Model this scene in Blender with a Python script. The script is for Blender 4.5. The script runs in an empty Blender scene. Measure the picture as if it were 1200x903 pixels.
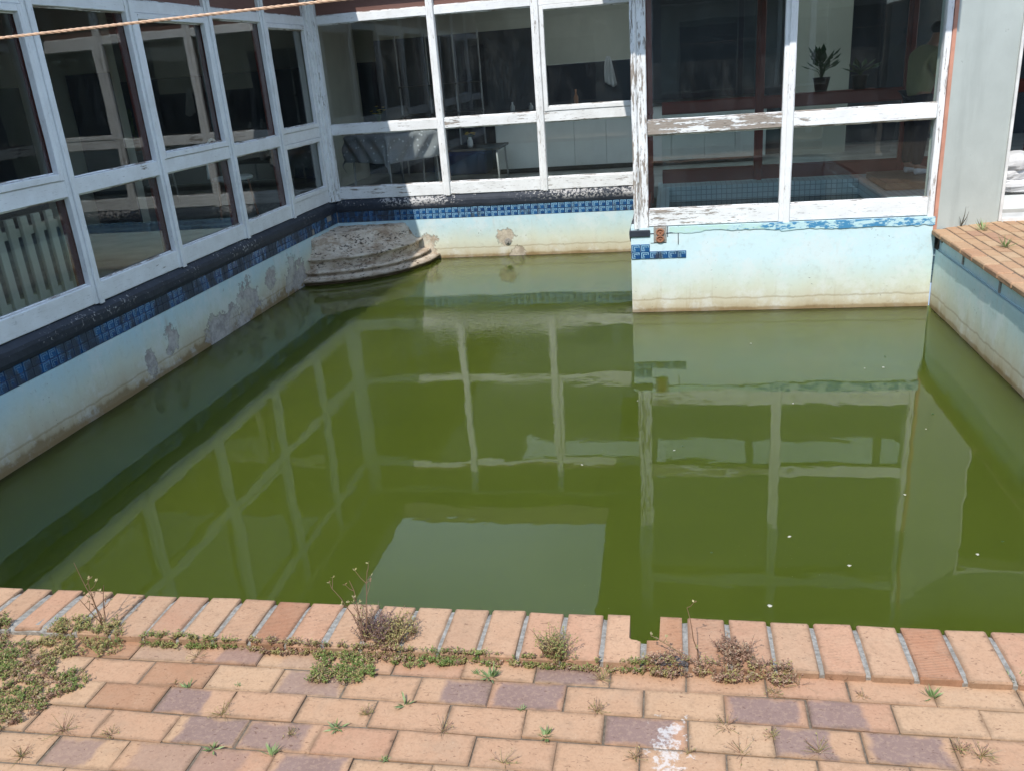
import bpy, bmesh, math, random
from mathutils import Vector, Matrix, noise as mnoise
random.seed(7)
SC = bpy.context.scene
COL = SC.collection
R = math.radians

# ------------------------------------------------------------------ camera
cam_d = bpy.data.cameras.new('camera'); cam = bpy.data.objects.new('camera', cam_d); COL.objects.link(cam)
cam_d.sensor_width = 36.0; cam_d.lens = 998.74 / 1200.0 * 36.0
cam_d.clip_start = 0.05; cam_d.clip_end = 1000.0
_a, _b, _c = 0.3574, 0.1986, -0.0768
f_ = Vector((-math.sin(_b)*math.cos(_a), math.cos(_b)*math.cos(_a), -math.sin(_a)))
r_ = Vector((math.cos(_b), math.sin(_b), 0)); u_ = r_.cross(f_)
r2 = math.cos(_c)*r_ + math.sin(_c)*u_; u2 = -math.sin(_c)*r_ + math.cos(_c)*u_
M = Matrix(((r2.x, u2.x, -f_.x, 0), (r2.y, u2.y, -f_.y, 0), (r2.z, u2.z, -f_.z, 1.4904), (0, 0, 0, 1)))
cam.matrix_world = M
SC.camera = cam

# ------------------------------------------------------------------ sky, sun, exposure
SUN = Vector((0.185, 0.80, -1.0)).normalized()          # direction of travel
world = bpy.data.worlds.new('World'); SC.world = world; world.use_nodes = True
wn = world.node_tree; bgn = wn.nodes['Background']
sky = wn.nodes.new('ShaderNodeTexSky'); sky.sky_type = 'NISHITA'; sky.sun_disc = False
sky.sun_elevation = math.asin(-SUN.z); sky.sun_rotation = math.atan2(-SUN.x, -SUN.y)
sky.air_density = 1.0; sky.dust_density = 0.7; sky.ozone_density = 1.0
_tc = wn.nodes.new('ShaderNodeTexCoord'); _cn = wn.nodes.new('ShaderNodeTexNoise'); _cn.inputs['Scale'].default_value = 2.2; _cn.inputs['Detail'].default_value = 6
wn.links.new(_tc.outputs['Generated'], _cn.inputs['Vector'])
_mr = wn.nodes.new('ShaderNodeMapRange'); _mr.interpolation_type = 'SMOOTHSTEP'; _mr.inputs[1].default_value = .35; _mr.inputs[2].default_value = .75; _mr.inputs[3].default_value = .30; _mr.inputs[4].default_value = .75
wn.links.new(_cn.outputs[0], _mr.inputs[0])
_mx = wn.nodes.new('ShaderNodeMix'); _mx.data_type = 'RGBA'; wn.links.new(_mr.outputs[0], _mx.inputs[0]); wn.links.new(sky.outputs['Color'], _mx.inputs[6]); _mx.inputs[7].default_value = (5.4, 7.3, 10.2, 1)   # bright bluish veil added to lift the sky reflection and fill
wn.links.new(_mx.outputs[2], bgn.inputs['Color']); bgn.inputs['Strength'].default_value = 0.15
sl = bpy.data.lights.new('sun', 'SUN'); sl.energy = 3.2; sl.angle = R(0.5); sl.color = (1.0, 0.955, 0.89)
so = bpy.data.objects.new('sun', sl); COL.objects.link(so); so.location = (-3, -6, 14)
so.rotation_euler = SUN.to_track_quat('-Z', 'Y').to_euler()
SC.view_settings.view_transform = 'Standard'; SC.view_settings.look = 'None'
SC.view_settings.exposure = 0.4; SC.view_settings.gamma = 1.0
SC.render.engine = 'CYCLES'
SC.cycles.max_bounces = 10; SC.cycles.transparent_max_bounces = 24; SC.cycles.diffuse_bounces = 5
SC.cycles.glossy_bounces = 5

# ------------------------------------------------------------------ dimensions (metres; paving surface z = 0)
XL, XR, YB, YBAY, XBAY, ZW, YF = -4.044, 2.130, 10.012, 7.422, -0.3446, -0.647, 2.034
Z_TB, Z_TT = -0.168, -0.036             # tile band
Z_FB, Z_FT = 0.110, 0.250               # bottom rail
Z_MB, Z_MT = 0.868, 0.980               # middle rail
Z_TRB, Z_TRT = 2.085, 2.175             # top rail
Z_EAVE = 2.65
FLOOR = 0.05

# ------------------------------------------------------------------ helpers
def tag(o, label=None, cat=None, group=None, kind=None):
    if label: o['label'] = label
    if cat: o['category'] = cat
    if group: o['group'] = group
    if kind: o['kind'] = kind
    return o
def empty(name, loc=(0, 0, 0), rz=0):
    o = bpy.data.objects.new(name, None); COL.objects.link(o); o.location = loc; o.rotation_euler = (0, 0, rz)
    o.empty_display_size = 0.1
    return o
def link(name, me, mat=None, parent=None, loc=None):
    o = bpy.data.objects.new(name, me); COL.objects.link(o)
    if mat is not None and not me.materials: me.materials.append(mat)
    if parent: o.parent = parent
    if loc is not None: o.location = loc
    return o
def rebase(o, parent):            # mesh built in world coordinates under an empty that is not at the origin
    o.parent = parent; o.matrix_parent_inverse = Matrix.Translation(parent.location).inverted() if parent.rotation_euler.z == 0 else parent.matrix_basis.inverted()
    return o

class MB:
    def __init__(s): s.v = []; s.f = []; s.c = []
    def add(s, vs, fs, col=None):
        b = len(s.v); s.v += [tuple(v) for v in vs]; s.f += [tuple(b+i for i in f) for f in fs]
        if col is not None: s.c += [col]*len(fs)
    def box(s, a, b, ch=0.0):
        (x0, y0, z0), (x1, y1, z1) = a, b
        if ch <= 0:
            vs = [(x, y, z) for x in (x0, x1) for y in (y0, y1) for z in (z0, z1)]
            s.add(vs, [(0, 1, 3, 2), (4, 6, 7, 5), (0, 4, 5, 1), (2, 3, 7, 6), (0, 2, 6, 4), (1, 5, 7, 3)]); return
        vs = []; idx = {}
        for i, x in enumerate((x0, x1)):
            for j, y in enumerate((y0, y1)):
                for k, z in enumerate((z0, z1)):
                    sx, sy, sz = (1, -1)[i], (1, -1)[j], (1, -1)[k]
                    for ax in range(3):
                        p = [x+sx*ch, y+sy*ch, z+sz*ch]; p[ax] = (x, y, z)[ax]
                        idx[(i, j, k, ax)] = len(vs); vs.append(tuple(p))
        fs = []
        for ax in range(3):
            o1, o2 = [q for q in range(3) if q != ax]
            for e in (0, 1):
                q = []
                for (m, n) in ((0, 0), (1, 0), (1, 1), (0, 1)):
                    t = [0, 0, 0]; t[ax] = e; t[o1] = m; t[o2] = n; q.append(idx[(*t, ax)])
                fs.append(q)
        for ax in range(3):
            o1, o2 = [q for q in range(3) if q != ax]
            for m in (0, 1):
                for n in (0, 1):
                    t0 = [0, 0, 0]; t0[o1] = m; t0[o2] = n; t1 = list(t0); t1[ax] = 1
                    fs.append([idx[(*t0, o1)], idx[(*t1, o1)], idx[(*t1, o2)], idx[(*t0, o2)]])
        for i in (0, 1):
            for j in (0, 1):
                for k in (0, 1): fs.append([idx[(i, j, k, 0)], idx[(i, j, k, 1)], idx[(i, j, k, 2)]])
        s.add(vs, fs)
    def tube(s, pts, rad, n=8, col=None):
        pts = [Vector(p) for p in pts]; L = len(pts); vs = []; prev = None
        for i, p in enumerate(pts):
            t = (pts[min(i+1, L-1)] - pts[max(i-1, 0)]).normalized()
            if prev is None:
                a = t.orthogonal().normalized()
            else:
                a = (prev - t*prev.dot(t)).normalized()
            prev = a; b = t.cross(a); r = rad[i] if isinstance(rad, (list, tuple)) else rad
            for k in range(n):
                an = 2*math.pi*k/n; vs.append(p + (a*math.cos(an) + b*math.sin(an))*r)
        fs = [(i*n+k, i*n+(k+1) % n, (i+1)*n+(k+1) % n, (i+1)*n+k) for i in range(L-1) for k in range(n)]
        fs += [tuple(range(n-1, -1, -1)), tuple((L-1)*n+k for k in range(n))]
        s.add(vs, fs, col)
    def lathe(s, prof, c=(0, 0, 0), n=20):
        vs = []
        for r, z in prof:
            for k in range(n):
                a = 2*math.pi*k/n; vs.append((c[0]+r*math.cos(a), c[1]+r*math.sin(a), c[2]+z))
        L = len(prof)
        fs = [(i*n+k, i*n+(k+1) % n, (i+1)*n+(k+1) % n, (i+1)*n+k) for i in range(L-1) for k in range(n)]
        fs += [tuple(range(n-1, -1, -1)), tuple((L-1)*n+k for k in range(n))]
        s.add(vs, fs)
    def mesh(s, name, smooth=False, recalc=True, xf=None):
        me = bpy.data.meshes.new(name)
        vs = s.v if xf is None else [xf(v) for v in s.v]
        me.from_pydata(vs, [], s.f)
        if s.c:
            at = me.color_attributes.new('col', 'FLOAT_COLOR', 'CORNER')
            flat = []
            for f, c in zip(s.f, s.c):
                for _ in f: flat += [c[0], c[1], c[2], 1.0]
            at.data.foreach_set('color', flat)
        if recalc:
            bm = bmesh.new(); bm.from_mesh(me); bmesh.ops.recalc_face_normals(bm, faces=bm.faces); bm.to_mesh(me); bm.free()
        if smooth: me.shade_smooth()
        me.update(); return me
    def build(s, name, mat, parent=None, smooth=False, xf=None, recalc=True):
        me = s.mesh(name, smooth, recalc, xf); me.materials.append(mat)
        o = bpy.data.objects.new(name, me); COL.objects.link(o)
        if parent: rebase(o, parent)
        return o

# ---- node helper
class NT:
    def __init__(s, name):
        s.m = bpy.data.materials.new(name); s.m.use_nodes = True; s.t = s.m.node_tree; s.t.nodes.clear()
        s.out = s.t.nodes.new('ShaderNodeOutputMaterial')
    def n(s, typ, inp=None, **kw):
        nd = s.t.nodes.new('ShaderNode'+typ)
        for k, v in kw.items(): setattr(nd, k, v)
        for k, v in (inp or {}).items(): s.set(nd.inputs[k], v)
        return nd
    def set(s, sock, v):
        if isinstance(v, bpy.types.NodeSocket): s.t.links.new(v, sock)
        elif isinstance(v, (tuple, list)) and len(v) == 3 and sock.type == 'RGBA': sock.default_value = (*v, 1)
        else: sock.default_value = v
    def math(s, op, a, b=0.0, c=0.0, clamp=False):
        nd = s.n('Math', operation=op, use_clamp=clamp); s.set(nd.inputs[0], a); s.set(nd.inputs[1], b); s.set(nd.inputs[2], c); return nd.outputs[0]
    def mix(s, f, a, b, typ='MIX'):
        nd = s.n('Mix', data_type='RGBA', blend_type=typ); s.set(nd.inputs[0], f); s.set(nd.inputs[6], a); s.set(nd.inputs[7], b); return nd.outputs[2]
    def ramp(s, f, stops, interp='LINEAR'):
        nd = s.n('ValToRGB'); cr = nd.color_ramp; cr.interpolation = interp
        while len(cr.elements) < len(stops): cr.elements.new(0.5)
        for e, (p, c) in zip(cr.elements, stops):
            e.position = p; e.color = (c, c, c, 1) if isinstance(c, (int, float)) else (*c, 1)
        s.set(nd.inputs[0], f); return nd.outputs[0]
    def step(s, v, lo, hi):
        nd = s.n('MapRange', interpolation_type='SMOOTHSTEP'); s.set(nd.inputs[0], v); nd.inputs[1].default_value = lo; nd.inputs[2].default_value = hi; return nd.outputs[0]
    def coord(s, kind='Object', scale=(1, 1, 1), loc=(0, 0, 0)):
        tc = s.n('TexCoord').outputs[kind]
        mp = s.n('Mapping'); s.set(mp.inputs[0], tc); mp.inputs[3].default_value = scale; mp.inputs[1].default_value = loc
        return mp.outputs[0]
    def wpos(s, scale=(1, 1, 1), loc=(0, 0, 0)):
        g = s.n('NewGeometry').outputs['Position']
        mp = s.n('Mapping'); s.set(mp.inputs[0], g); mp.inputs[3].default_value = scale; mp.inputs[1].default_value = loc
        return mp.outputs[0]
    def noise(s, vec, scale=5.0, detail=4.0, rough=0.55, dist=0.0, out=0):
        nd = s.n('TexNoise', {'Vector': vec, 'Scale': scale, 'Detail': detail, 'Roughness': rough, 'Distortion': dist}); return nd.outputs[out]
    def voro(s, vec, scale=5.0, feature='F1', out='Distance'):
        nd = s.n('TexVoronoi', {'Vector': vec, 'Scale': scale}, feature=feature); return nd.outputs[out]
    def xyz(s, vec):
        nd = s.n('SeparateXYZ'); s.set(nd.inputs[0], vec); return nd.outputs
    def attr(s, name, typ='OBJECT'):
        return s.n('Attribute', attribute_type=typ, attribute_name=name)
    def bump(s, h, strength=0.3, dist=0.01, normal=None):
        nd = s.n('Bump', {'Height': h, 'Strength': strength, 'Distance': dist})
        if normal: s.set(nd.inputs['Normal'], normal)
        return nd.outputs[0]
    def bsdf(s, col, rough=0.6, normal=None, **kw):
        nd = s.n('BsdfPrincipled'); s.set(nd.inputs['Base Color'], col); s.set(nd.inputs['Roughness'], rough)
        if normal: s.set(nd.inputs['Normal'], normal)
        for k, v in kw.items(): s.set(nd.inputs[k.replace('_', ' ')], v)
        s.t.links.new(nd.outputs[0], s.out.inputs[0]); return nd

# ------------------------------------------------------------------ materials
def mat_plain(name, col, rough=0.6, var=0.12, scale=8.0, bump=0.15, spec=0.4):
    t = NT(name); c = t.coord()
    n1 = t.noise(c, scale, 5); n2 = t.noise(c, scale*7, 3)
    dark = tuple(x*(1-var*2) for x in col); lite = tuple(min(1, x*(1+var)) for x in col)
    colr = t.mix(t.ramp(n1, [(0.3, 0.0), (0.7, 1.0)]), dark, lite)
    t.bsdf(colr, rough, t.bump(t.math('ADD', n1, t.math('MULTIPLY', n2, .5)), bump, 0.004), Specular_IOR_Level=spec)
    return t.m

def mat_paint(axis):
    """white paint on old timber, cracked and peeling along the grain; object property wear 0..1"""
    t = NT('peeling_white_paint_'+axis)
    st = {'x': (1, 9, 9), 'y': (9, 1, 9), 'z': (9, 9, 1)}[axis]
    g = t.wpos(st); w = t.wpos()
    wear = t.attr('wear').outputs['Fac']
    big = t.noise(w, 2.3, 3); grain = t.noise(g, 5.5, 6, 0.62); fine = t.noise(g, 28, 4, 0.6)
    m = t.math('ADD', t.math('MULTIPLY', grain, .62), t.math('MULTIPLY', fine, .28))
    m = t.math('ADD', m, t.math('MULTIPLY', big, .35))
    thr = t.math('SUBTRACT', 0.86, t.math('MULTIPLY', wear, 0.27))
    peel = t.step(t.math('SUBTRACT', m, thr), -0.012, 0.012)
    crack = t.step(t.noise(g, 14, 3, .7), 0.62, 0.66)
    crack = t.math('MULTIPLY', crack, t.math('MULTIPLY', wear, 0.9))
    woodc = t.mix(t.noise(g, 20, 5), (.20, .16, .13), (.44, .39, .34))
    dirt = t.ramp(t.noise(w, 6, 5, .6), [(.35, (.76, .76, .75)), (.65, (.86, .87, .87))])
    dirt = t.mix(t.math('MULTIPLY', t.step(t.noise(g, 3.2, 5, .7), .55, .75), .35), dirt, (.55, .54, .50))
    col = t.mix(peel, dirt, woodc)
    col = t.mix(crack, col, (.10, .085, .075))
    h = t.math('SUBTRACT', t.math('MULTIPLY', grain, .25), t.math('MAXIMUM', peel, crack))
    t.bsdf(col, t.mix(peel, (.45,)*3, (.85,)*3), t.bump(h, .7, .0022), Specular_IOR_Level=.35)
    return t.m
PAINT = {a: mat_paint(a) for a in 'xyz'}

def mat_red(name='red_brown_gloss_paint'):
    t = NT(name); w = t.wpos()
    n = t.noise(w, 9, 5)
    t.bsdf(t.mix(n, (.13, .022, .016), (.22, .04, .028)), .4, t.bump(n, .2, .003)); return t.m
RED = mat_red()

def mat_glass():
    t = NT('old_window_glass'); w = t.wpos()
    g = t.n('NewGeometry')
    wav = t.noise(w, 2.2, 2, .4)
    nrm = t.bump(wav, .012, .05)
    dp = t.n('VectorMath', operation='DOT_PRODUCT'); t.set(dp.inputs[0], g.outputs['Incoming']); t.set(dp.inputs[1], g.outputs['Normal'])
    c = t.math('ABSOLUTE', dp.outputs['Value'])
    k = t.math('POWER', t.math('SUBTRACT', 1.0, c, clamp=True), 5.0)
    fr = t.math('ADD', .042, t.math('MULTIPLY', k, .95))
    tr = t.n('BsdfTransparent', {'Color': (.93, .96, .945)}); gl = t.n('BsdfGlossy', {'Color': (1, 1, 1), 'Roughness': .0, 'Normal': nrm})
    mx = t.n('MixShader'); t.set(mx.inputs[0], fr); t.set(mx.inputs[1], tr.outputs[0]); t.set(mx.inputs[2], gl.outputs[0])
    # dust and dried splashes on the panes
    d1 = t.noise(t.wpos((3, 3, 1.2)), 2.6, 7, .7)
    spot = t.step(t.voro(w, 26), .075, .03)
    spot = t.math('MULTIPLY', spot, t.step(t.noise(w, 3, 2), .56, .7))
    du = t.math('ADD', t.math('MULTIPLY', t.step(d1, .42, .78), .014), t.math('MULTIPLY', spot, .25))
    du = t.math('ADD', du, .003)
    df = t.n('BsdfDiffuse', {'Color': (.62, .64, .62)})
    m2 = t.n('MixShader'); t.set(m2.inputs[0], du); t.set(m2.inputs[1], mx.outputs[0]); t.set(m2.inputs[2], df.outputs[0])
    t.t.links.new(m2.outputs[0], t.out.inputs[0]); return t.m
GLASS = mat_glass()

def mat_water():
    t = NT('murky_green_water'); w = t.wpos()
    # long gentle swell and small breeze ripples that come in patches
    n1 = t.noise(t.wpos((1, 1.0, 1)), 1.5, 2, .5)
    n2 = t.noise(t.wpos((1.0, 1.3, 1)), 5.5, 2, .5, .3)
    rip = t.noise(t.wpos((1.0, 1.5, 1)), 19, 3, .5, .5)
    patch = t.step(t.noise(t.wpos((1, 1, 1), (3.1, 1.7, 0)), .62, 2), .44, .66)
    x_ = t.xyz(w)[0]
    patch = t.math('ADD', t.math('MULTIPLY', patch, t.step(x_, .0, -1.2)), t.math('ADD', .07, t.math('MULTIPLY', t.step(x_, -.9, -2.2), .14)))
    h = t.math('ADD', t.math('MULTIPLY', n1, .62), t.math('MULTIPLY', n2, .07))
    h = t.math('ADD', h, t.math('MULTIPLY', t.math('MULTIPLY', rip, patch), t.math('MULTIPLY', t.step(t.xyz(w)[1], 4.2, 5.8), .20)))
    nrm = t.bump(h, .35, .016)
    alg = t.noise(w, 1.1, 4, .6)
    col = t.mix(alg, (.054, .074, .0088), (.076, .095, .0125))
    # drifting pollen film: very fine pale specks gathered in streaks
    sp = t.math('MULTIPLY', t.step(t.voro(w, 34), .085, .05), t.step(t.noise(t.wpos((1, 1, 1), (7, 4, 0)), 1.7, 4, .6), .58, .72))
    col = t.mix(t.math('MULTIPLY', sp, .55), col, (.34, .34, .20))
    t.bsdf(col, .015, nrm, IOR=1.333, Subsurface_Weight=1.0, Subsurface_Radius=(1.0, 1.0, .55), Subsurface_Scale=2.6, Specular_IOR_Level=.5)
    return t.m
WATER = mat_water()

def mat_pool(name, patches=(), peel_amt=0.0, seed=0.0, top=(.50, .69, .75), pa=(.33, .30, .28), pb=(.55, .52, .48), dirt=0.0):
    """blue-white pool paint: scum line above the water, drips, peeled patches"""
    t = NT(name); w = t.wpos((1, 1, 1), (seed, seed*.7, 0)); p = t.n('NewGeometry').outputs['Position']
    z = t.xyz(p)[2]
    wob = t.math('MULTIPLY', t.math('SUBTRACT', t.noise(t.wpos((1, 1, .35), (seed, 0, 0)), 3.2, 5, .6), .5), .34)
    drip = t.math('MULTIPLY', t.math('SUBTRACT', t.noise(t.wpos((1, 1, .05), (seed, 0, 0)), 16, 4, .6), .5), .09)
    tt = t.math('ADD', t.math('MULTIPLY', t.math('ADD', z, -ZW), 1/.56), t.math('ADD', wob, drip))
    tt = t.math('SUBTRACT', tt, dirt)
    col = t.ramp(tt, [(0.0, (.30, .22, .12)), (.04, (.48, .40, .26)), (.14, (.58, .53, .39)), (.36, (.62, .65, .53)), (.60, tuple(.45*a+.55*b for a, b in zip((.60, .66, .55), top))), (.82, top)])
    fineg = t.noise(w, 22, 5, .65)
    col = t.mix(t.math('MULTIPLY', t.step(fineg, .5, .8), .5), col, t.mix(.5, col, (.30, .28, .22)))
    # runs, tide line and chalky wash
    run = t.math('MULTIPLY', t.step(t.noise(t.wpos((1, 1, .06), (seed, 2, 0)), 9, 5, .7), .56, .70), t.step(t.noise(t.wpos((1, 1, .6), (2, seed, 0)), 3, 3), .42, .62))
    col = t.mix(t.math('MULTIPLY', run, .38), col, (.36, .27, .14))
    chalk = t.step(t.noise(w, 3.4, 7, .72), .48, .62)
    col = t.mix(t.math('MULTIPLY', chalk, .40), col, (.74, .77, .75))
    zt = t.math('ADD', z, t.math('MULTIPLY', t.math('SUBTRACT', t.noise(t.wpos((1, 1, .3), (seed, 0, 0)), 6, 4, .6), .5), .05))
    tide = t.math('MAXIMUM', t.step(zt, ZW+.040, ZW+.022), t.math('MULTIPLY', t.math('MULTIPLY', t.step(zt, ZW+.105, ZW+.112), t.step(zt, ZW+.128, ZW+.118)), .6))
    col = t.mix(t.math('MULTIPLY', tide, .62), col, (.25, .17, .075))
    # black mildew specks
    sp = t.math('MULTIPLY', t.step(t.noise(w, 33, 3, .7), .67, .72), t.step(t.noise(w, 2.3, 2), .5, .62))
    col = t.mix(t.math('MULTIPLY', sp, .75), col, (.06, .055, .05))
    # peeled plaster
    mask = None
    for (c, r, sq) in patches:
        sb = t.n('VectorMath', operation='SUBTRACT'); t.set(sb.inputs[0], p); sb.inputs[1].default_value = c
        ml = t.n('VectorMath', operation='MULTIPLY'); t.set(ml.inputs[0], sb.outputs[0]); ml.inputs[1].default_value = sq
        ln = t.n('VectorMath', operation='LENGTH'); t.set(ln.inputs[0], ml.outputs[0])
        d = t.math('SUBTRACT', 1.0, t.math('DIVIDE', ln.outputs['Value'], r))
        mask = d if mask is None else t.math('MAXIMUM', mask, d)
    rn = t.noise(w, 7, 6, .65)
    if mask is None: mv = t.math('ADD', rn, -.80+peel_amt)
    else: mv = t.math('MAXIMUM', t.math('ADD', t.math('MULTIPLY', mask, .34), t.math('SUBTRACT', rn, .56)), t.math('ADD', rn, -.80+peel_amt))
    pl = t.step(mv, 0.0, .02); edge = t.math('MULTIPLY', t.step(mv, -.022, 0.0), t.math('SUBTRACT', 1.0, pl))
    plast = t.mix(t.step(t.noise(w, 11, 6, .75), .35, .65), pa, pb)
    plast = t.mix(t.step(t.noise(w, 5, 4), .5, .6), plast, t.mix(.5, plast, col))
    col = t.mix(pl, col, plast); col = t.mix(t.math('MULTIPLY', edge, .55), col, (.12, .10, .08))
    h = t.math('SUBTRACT', t.math('MULTIPLY', fineg, .4), t.math('MULTIPLY', pl, 1.4))
    t.bsdf(col, .62, t.bump(h, .6, .005), Specular_IOR_Level=.3); return t.m
POOL_L = mat_pool('pool_paint_shaded_side', [((XL, 6.95, -.56), .26, (0, .62, 1.5)), ((XL, 7.45, -.50), .26, (0, .8, 1.1)), ((XL, 8.6, -.5), .25, (0, .8, 1.2)), ((XL, 6.1, -.42), .10, (0, 1, .6)), ((XL, 5.75, -.50), .10, (0, 1, .8)), ((XL, 8.0, -.36), .12, (0, .9, 1))], .075, 0.0, dirt=.09)
POOL_B = mat_pool('pool_paint_far_side', [((-1.95, YB, -.42), .11, (1, 0, .9)), ((-1.83, YB, -.60), .10, (.8, 0, 1.2)), ((-2.95, YB, -.50), .15, (1, 0, .8))], -.03, 3.0, pa=(.34, .28, .21), pb=(.60, .53, .42))
POOL_F = mat_pool('pool_paint_bay', [], -.02, 5.0, (.61, .78, .81))
POOL_R = mat_pool('pool_paint_right', [], -.02, 9.0, (.52, .69, .70))

def mat_tile():
    t = NT('glazed_key_pattern_tile'); o = t.xyz(t.coord('Object')); inf = t.n('ObjectInfo').outputs['Random']
    ax = t.math('DIVIDE', t.math('ABSOLUTE', o[0]), .0385); az = t.math('DIVIDE', t.math('ABSOLUTE', o[2]), .0315)
    rr = t.math('MAXIMUM', ax, az)
    l1 = t.math('MULTIPLY', t.step(rr, .60, .66), t.step(rr, .86, .80))
    l2 = t.math('MULTIPLY', t.step(rr, .20, .26), t.step(rr, .44, .38))
    gap = t.math('MULTIPLY', t.step(o[0], -.004, .0), t.step(o[2], .006, .002))
    ln = t.math('MULTIPLY', t.math('MAXIMUM', l1, l2), t.math('SUBTRACT', 1.0, gap))
    w = t.wpos(); n = t.noise(w, 30, 4, .6); big = t.noise(w, 1.7, 3)
    wearp = t.attr('worn').outputs['Fac']
    base = t.mix(n, (.008, .035, .115), (.016, .07, .21))
    base = t.mix(inf, base, t.mix(.5, base, (.03, .16, .38)))
    line = t.mix(n, (.16, .36, .52), (.36, .56, .66))
    col = t.mix(t.math('MULTIPLY', ln, t.math('SUBTRACT', 1.0, t.math('MULTIPLY', wearp, .72))), base, line)
    dirt = t.math('MULTIPLY', t.step(t.math('ADD', t.noise(t.wpos((1, 1, .4)), 9, 5, .65), t.math('MULTIPLY', wearp, .16)), .52, .70), .88)
    col = t.mix(dirt, col, (.03, .038, .05))
    t.bsdf(col, t.mix(dirt, (.18,)*3, (.6,)*3), t.bump(n, .1, .002), Specular_IOR_Level=.5); return t.m
TILE = mat_tile()

def mat_ledge():
    t = NT('tarred_black_ledge'); w = t.wpos()
    n = t.noise(w, 8, 6, .65); f = t.noise(w, 36, 4, .7)
    big = t.noise(t.wpos((1, 1, 1), (5, 2, 0)), 1.2, 3)
    col = t.mix(n, (.012, .016, .026), (.045, .055, .075))
    amt = t.attr('wear').outputs['Fac']
    chips = t.step(t.math('ADD', t.math('ADD', t.math('MULTIPLY', f, .7), t.math('MULTIPLY', big, .5)), t.math('MULTIPLY', amt, .22)), .76, .82)
    chips = t.math('MULTIPLY', chips, t.step(t.xyz(w)[2], -.02, .05))
    col = t.mix(chips, col, t.mix(n, (.30, .28, .26), (.62, .62, .62)))
    t.bsdf(col, .55, t.bump(t.math('ADD', n, t.math('MULTIPLY', chips, .4)), .6, .006), Specular_IOR_Level=.4); return t.m
LEDGE = mat_ledge()

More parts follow.
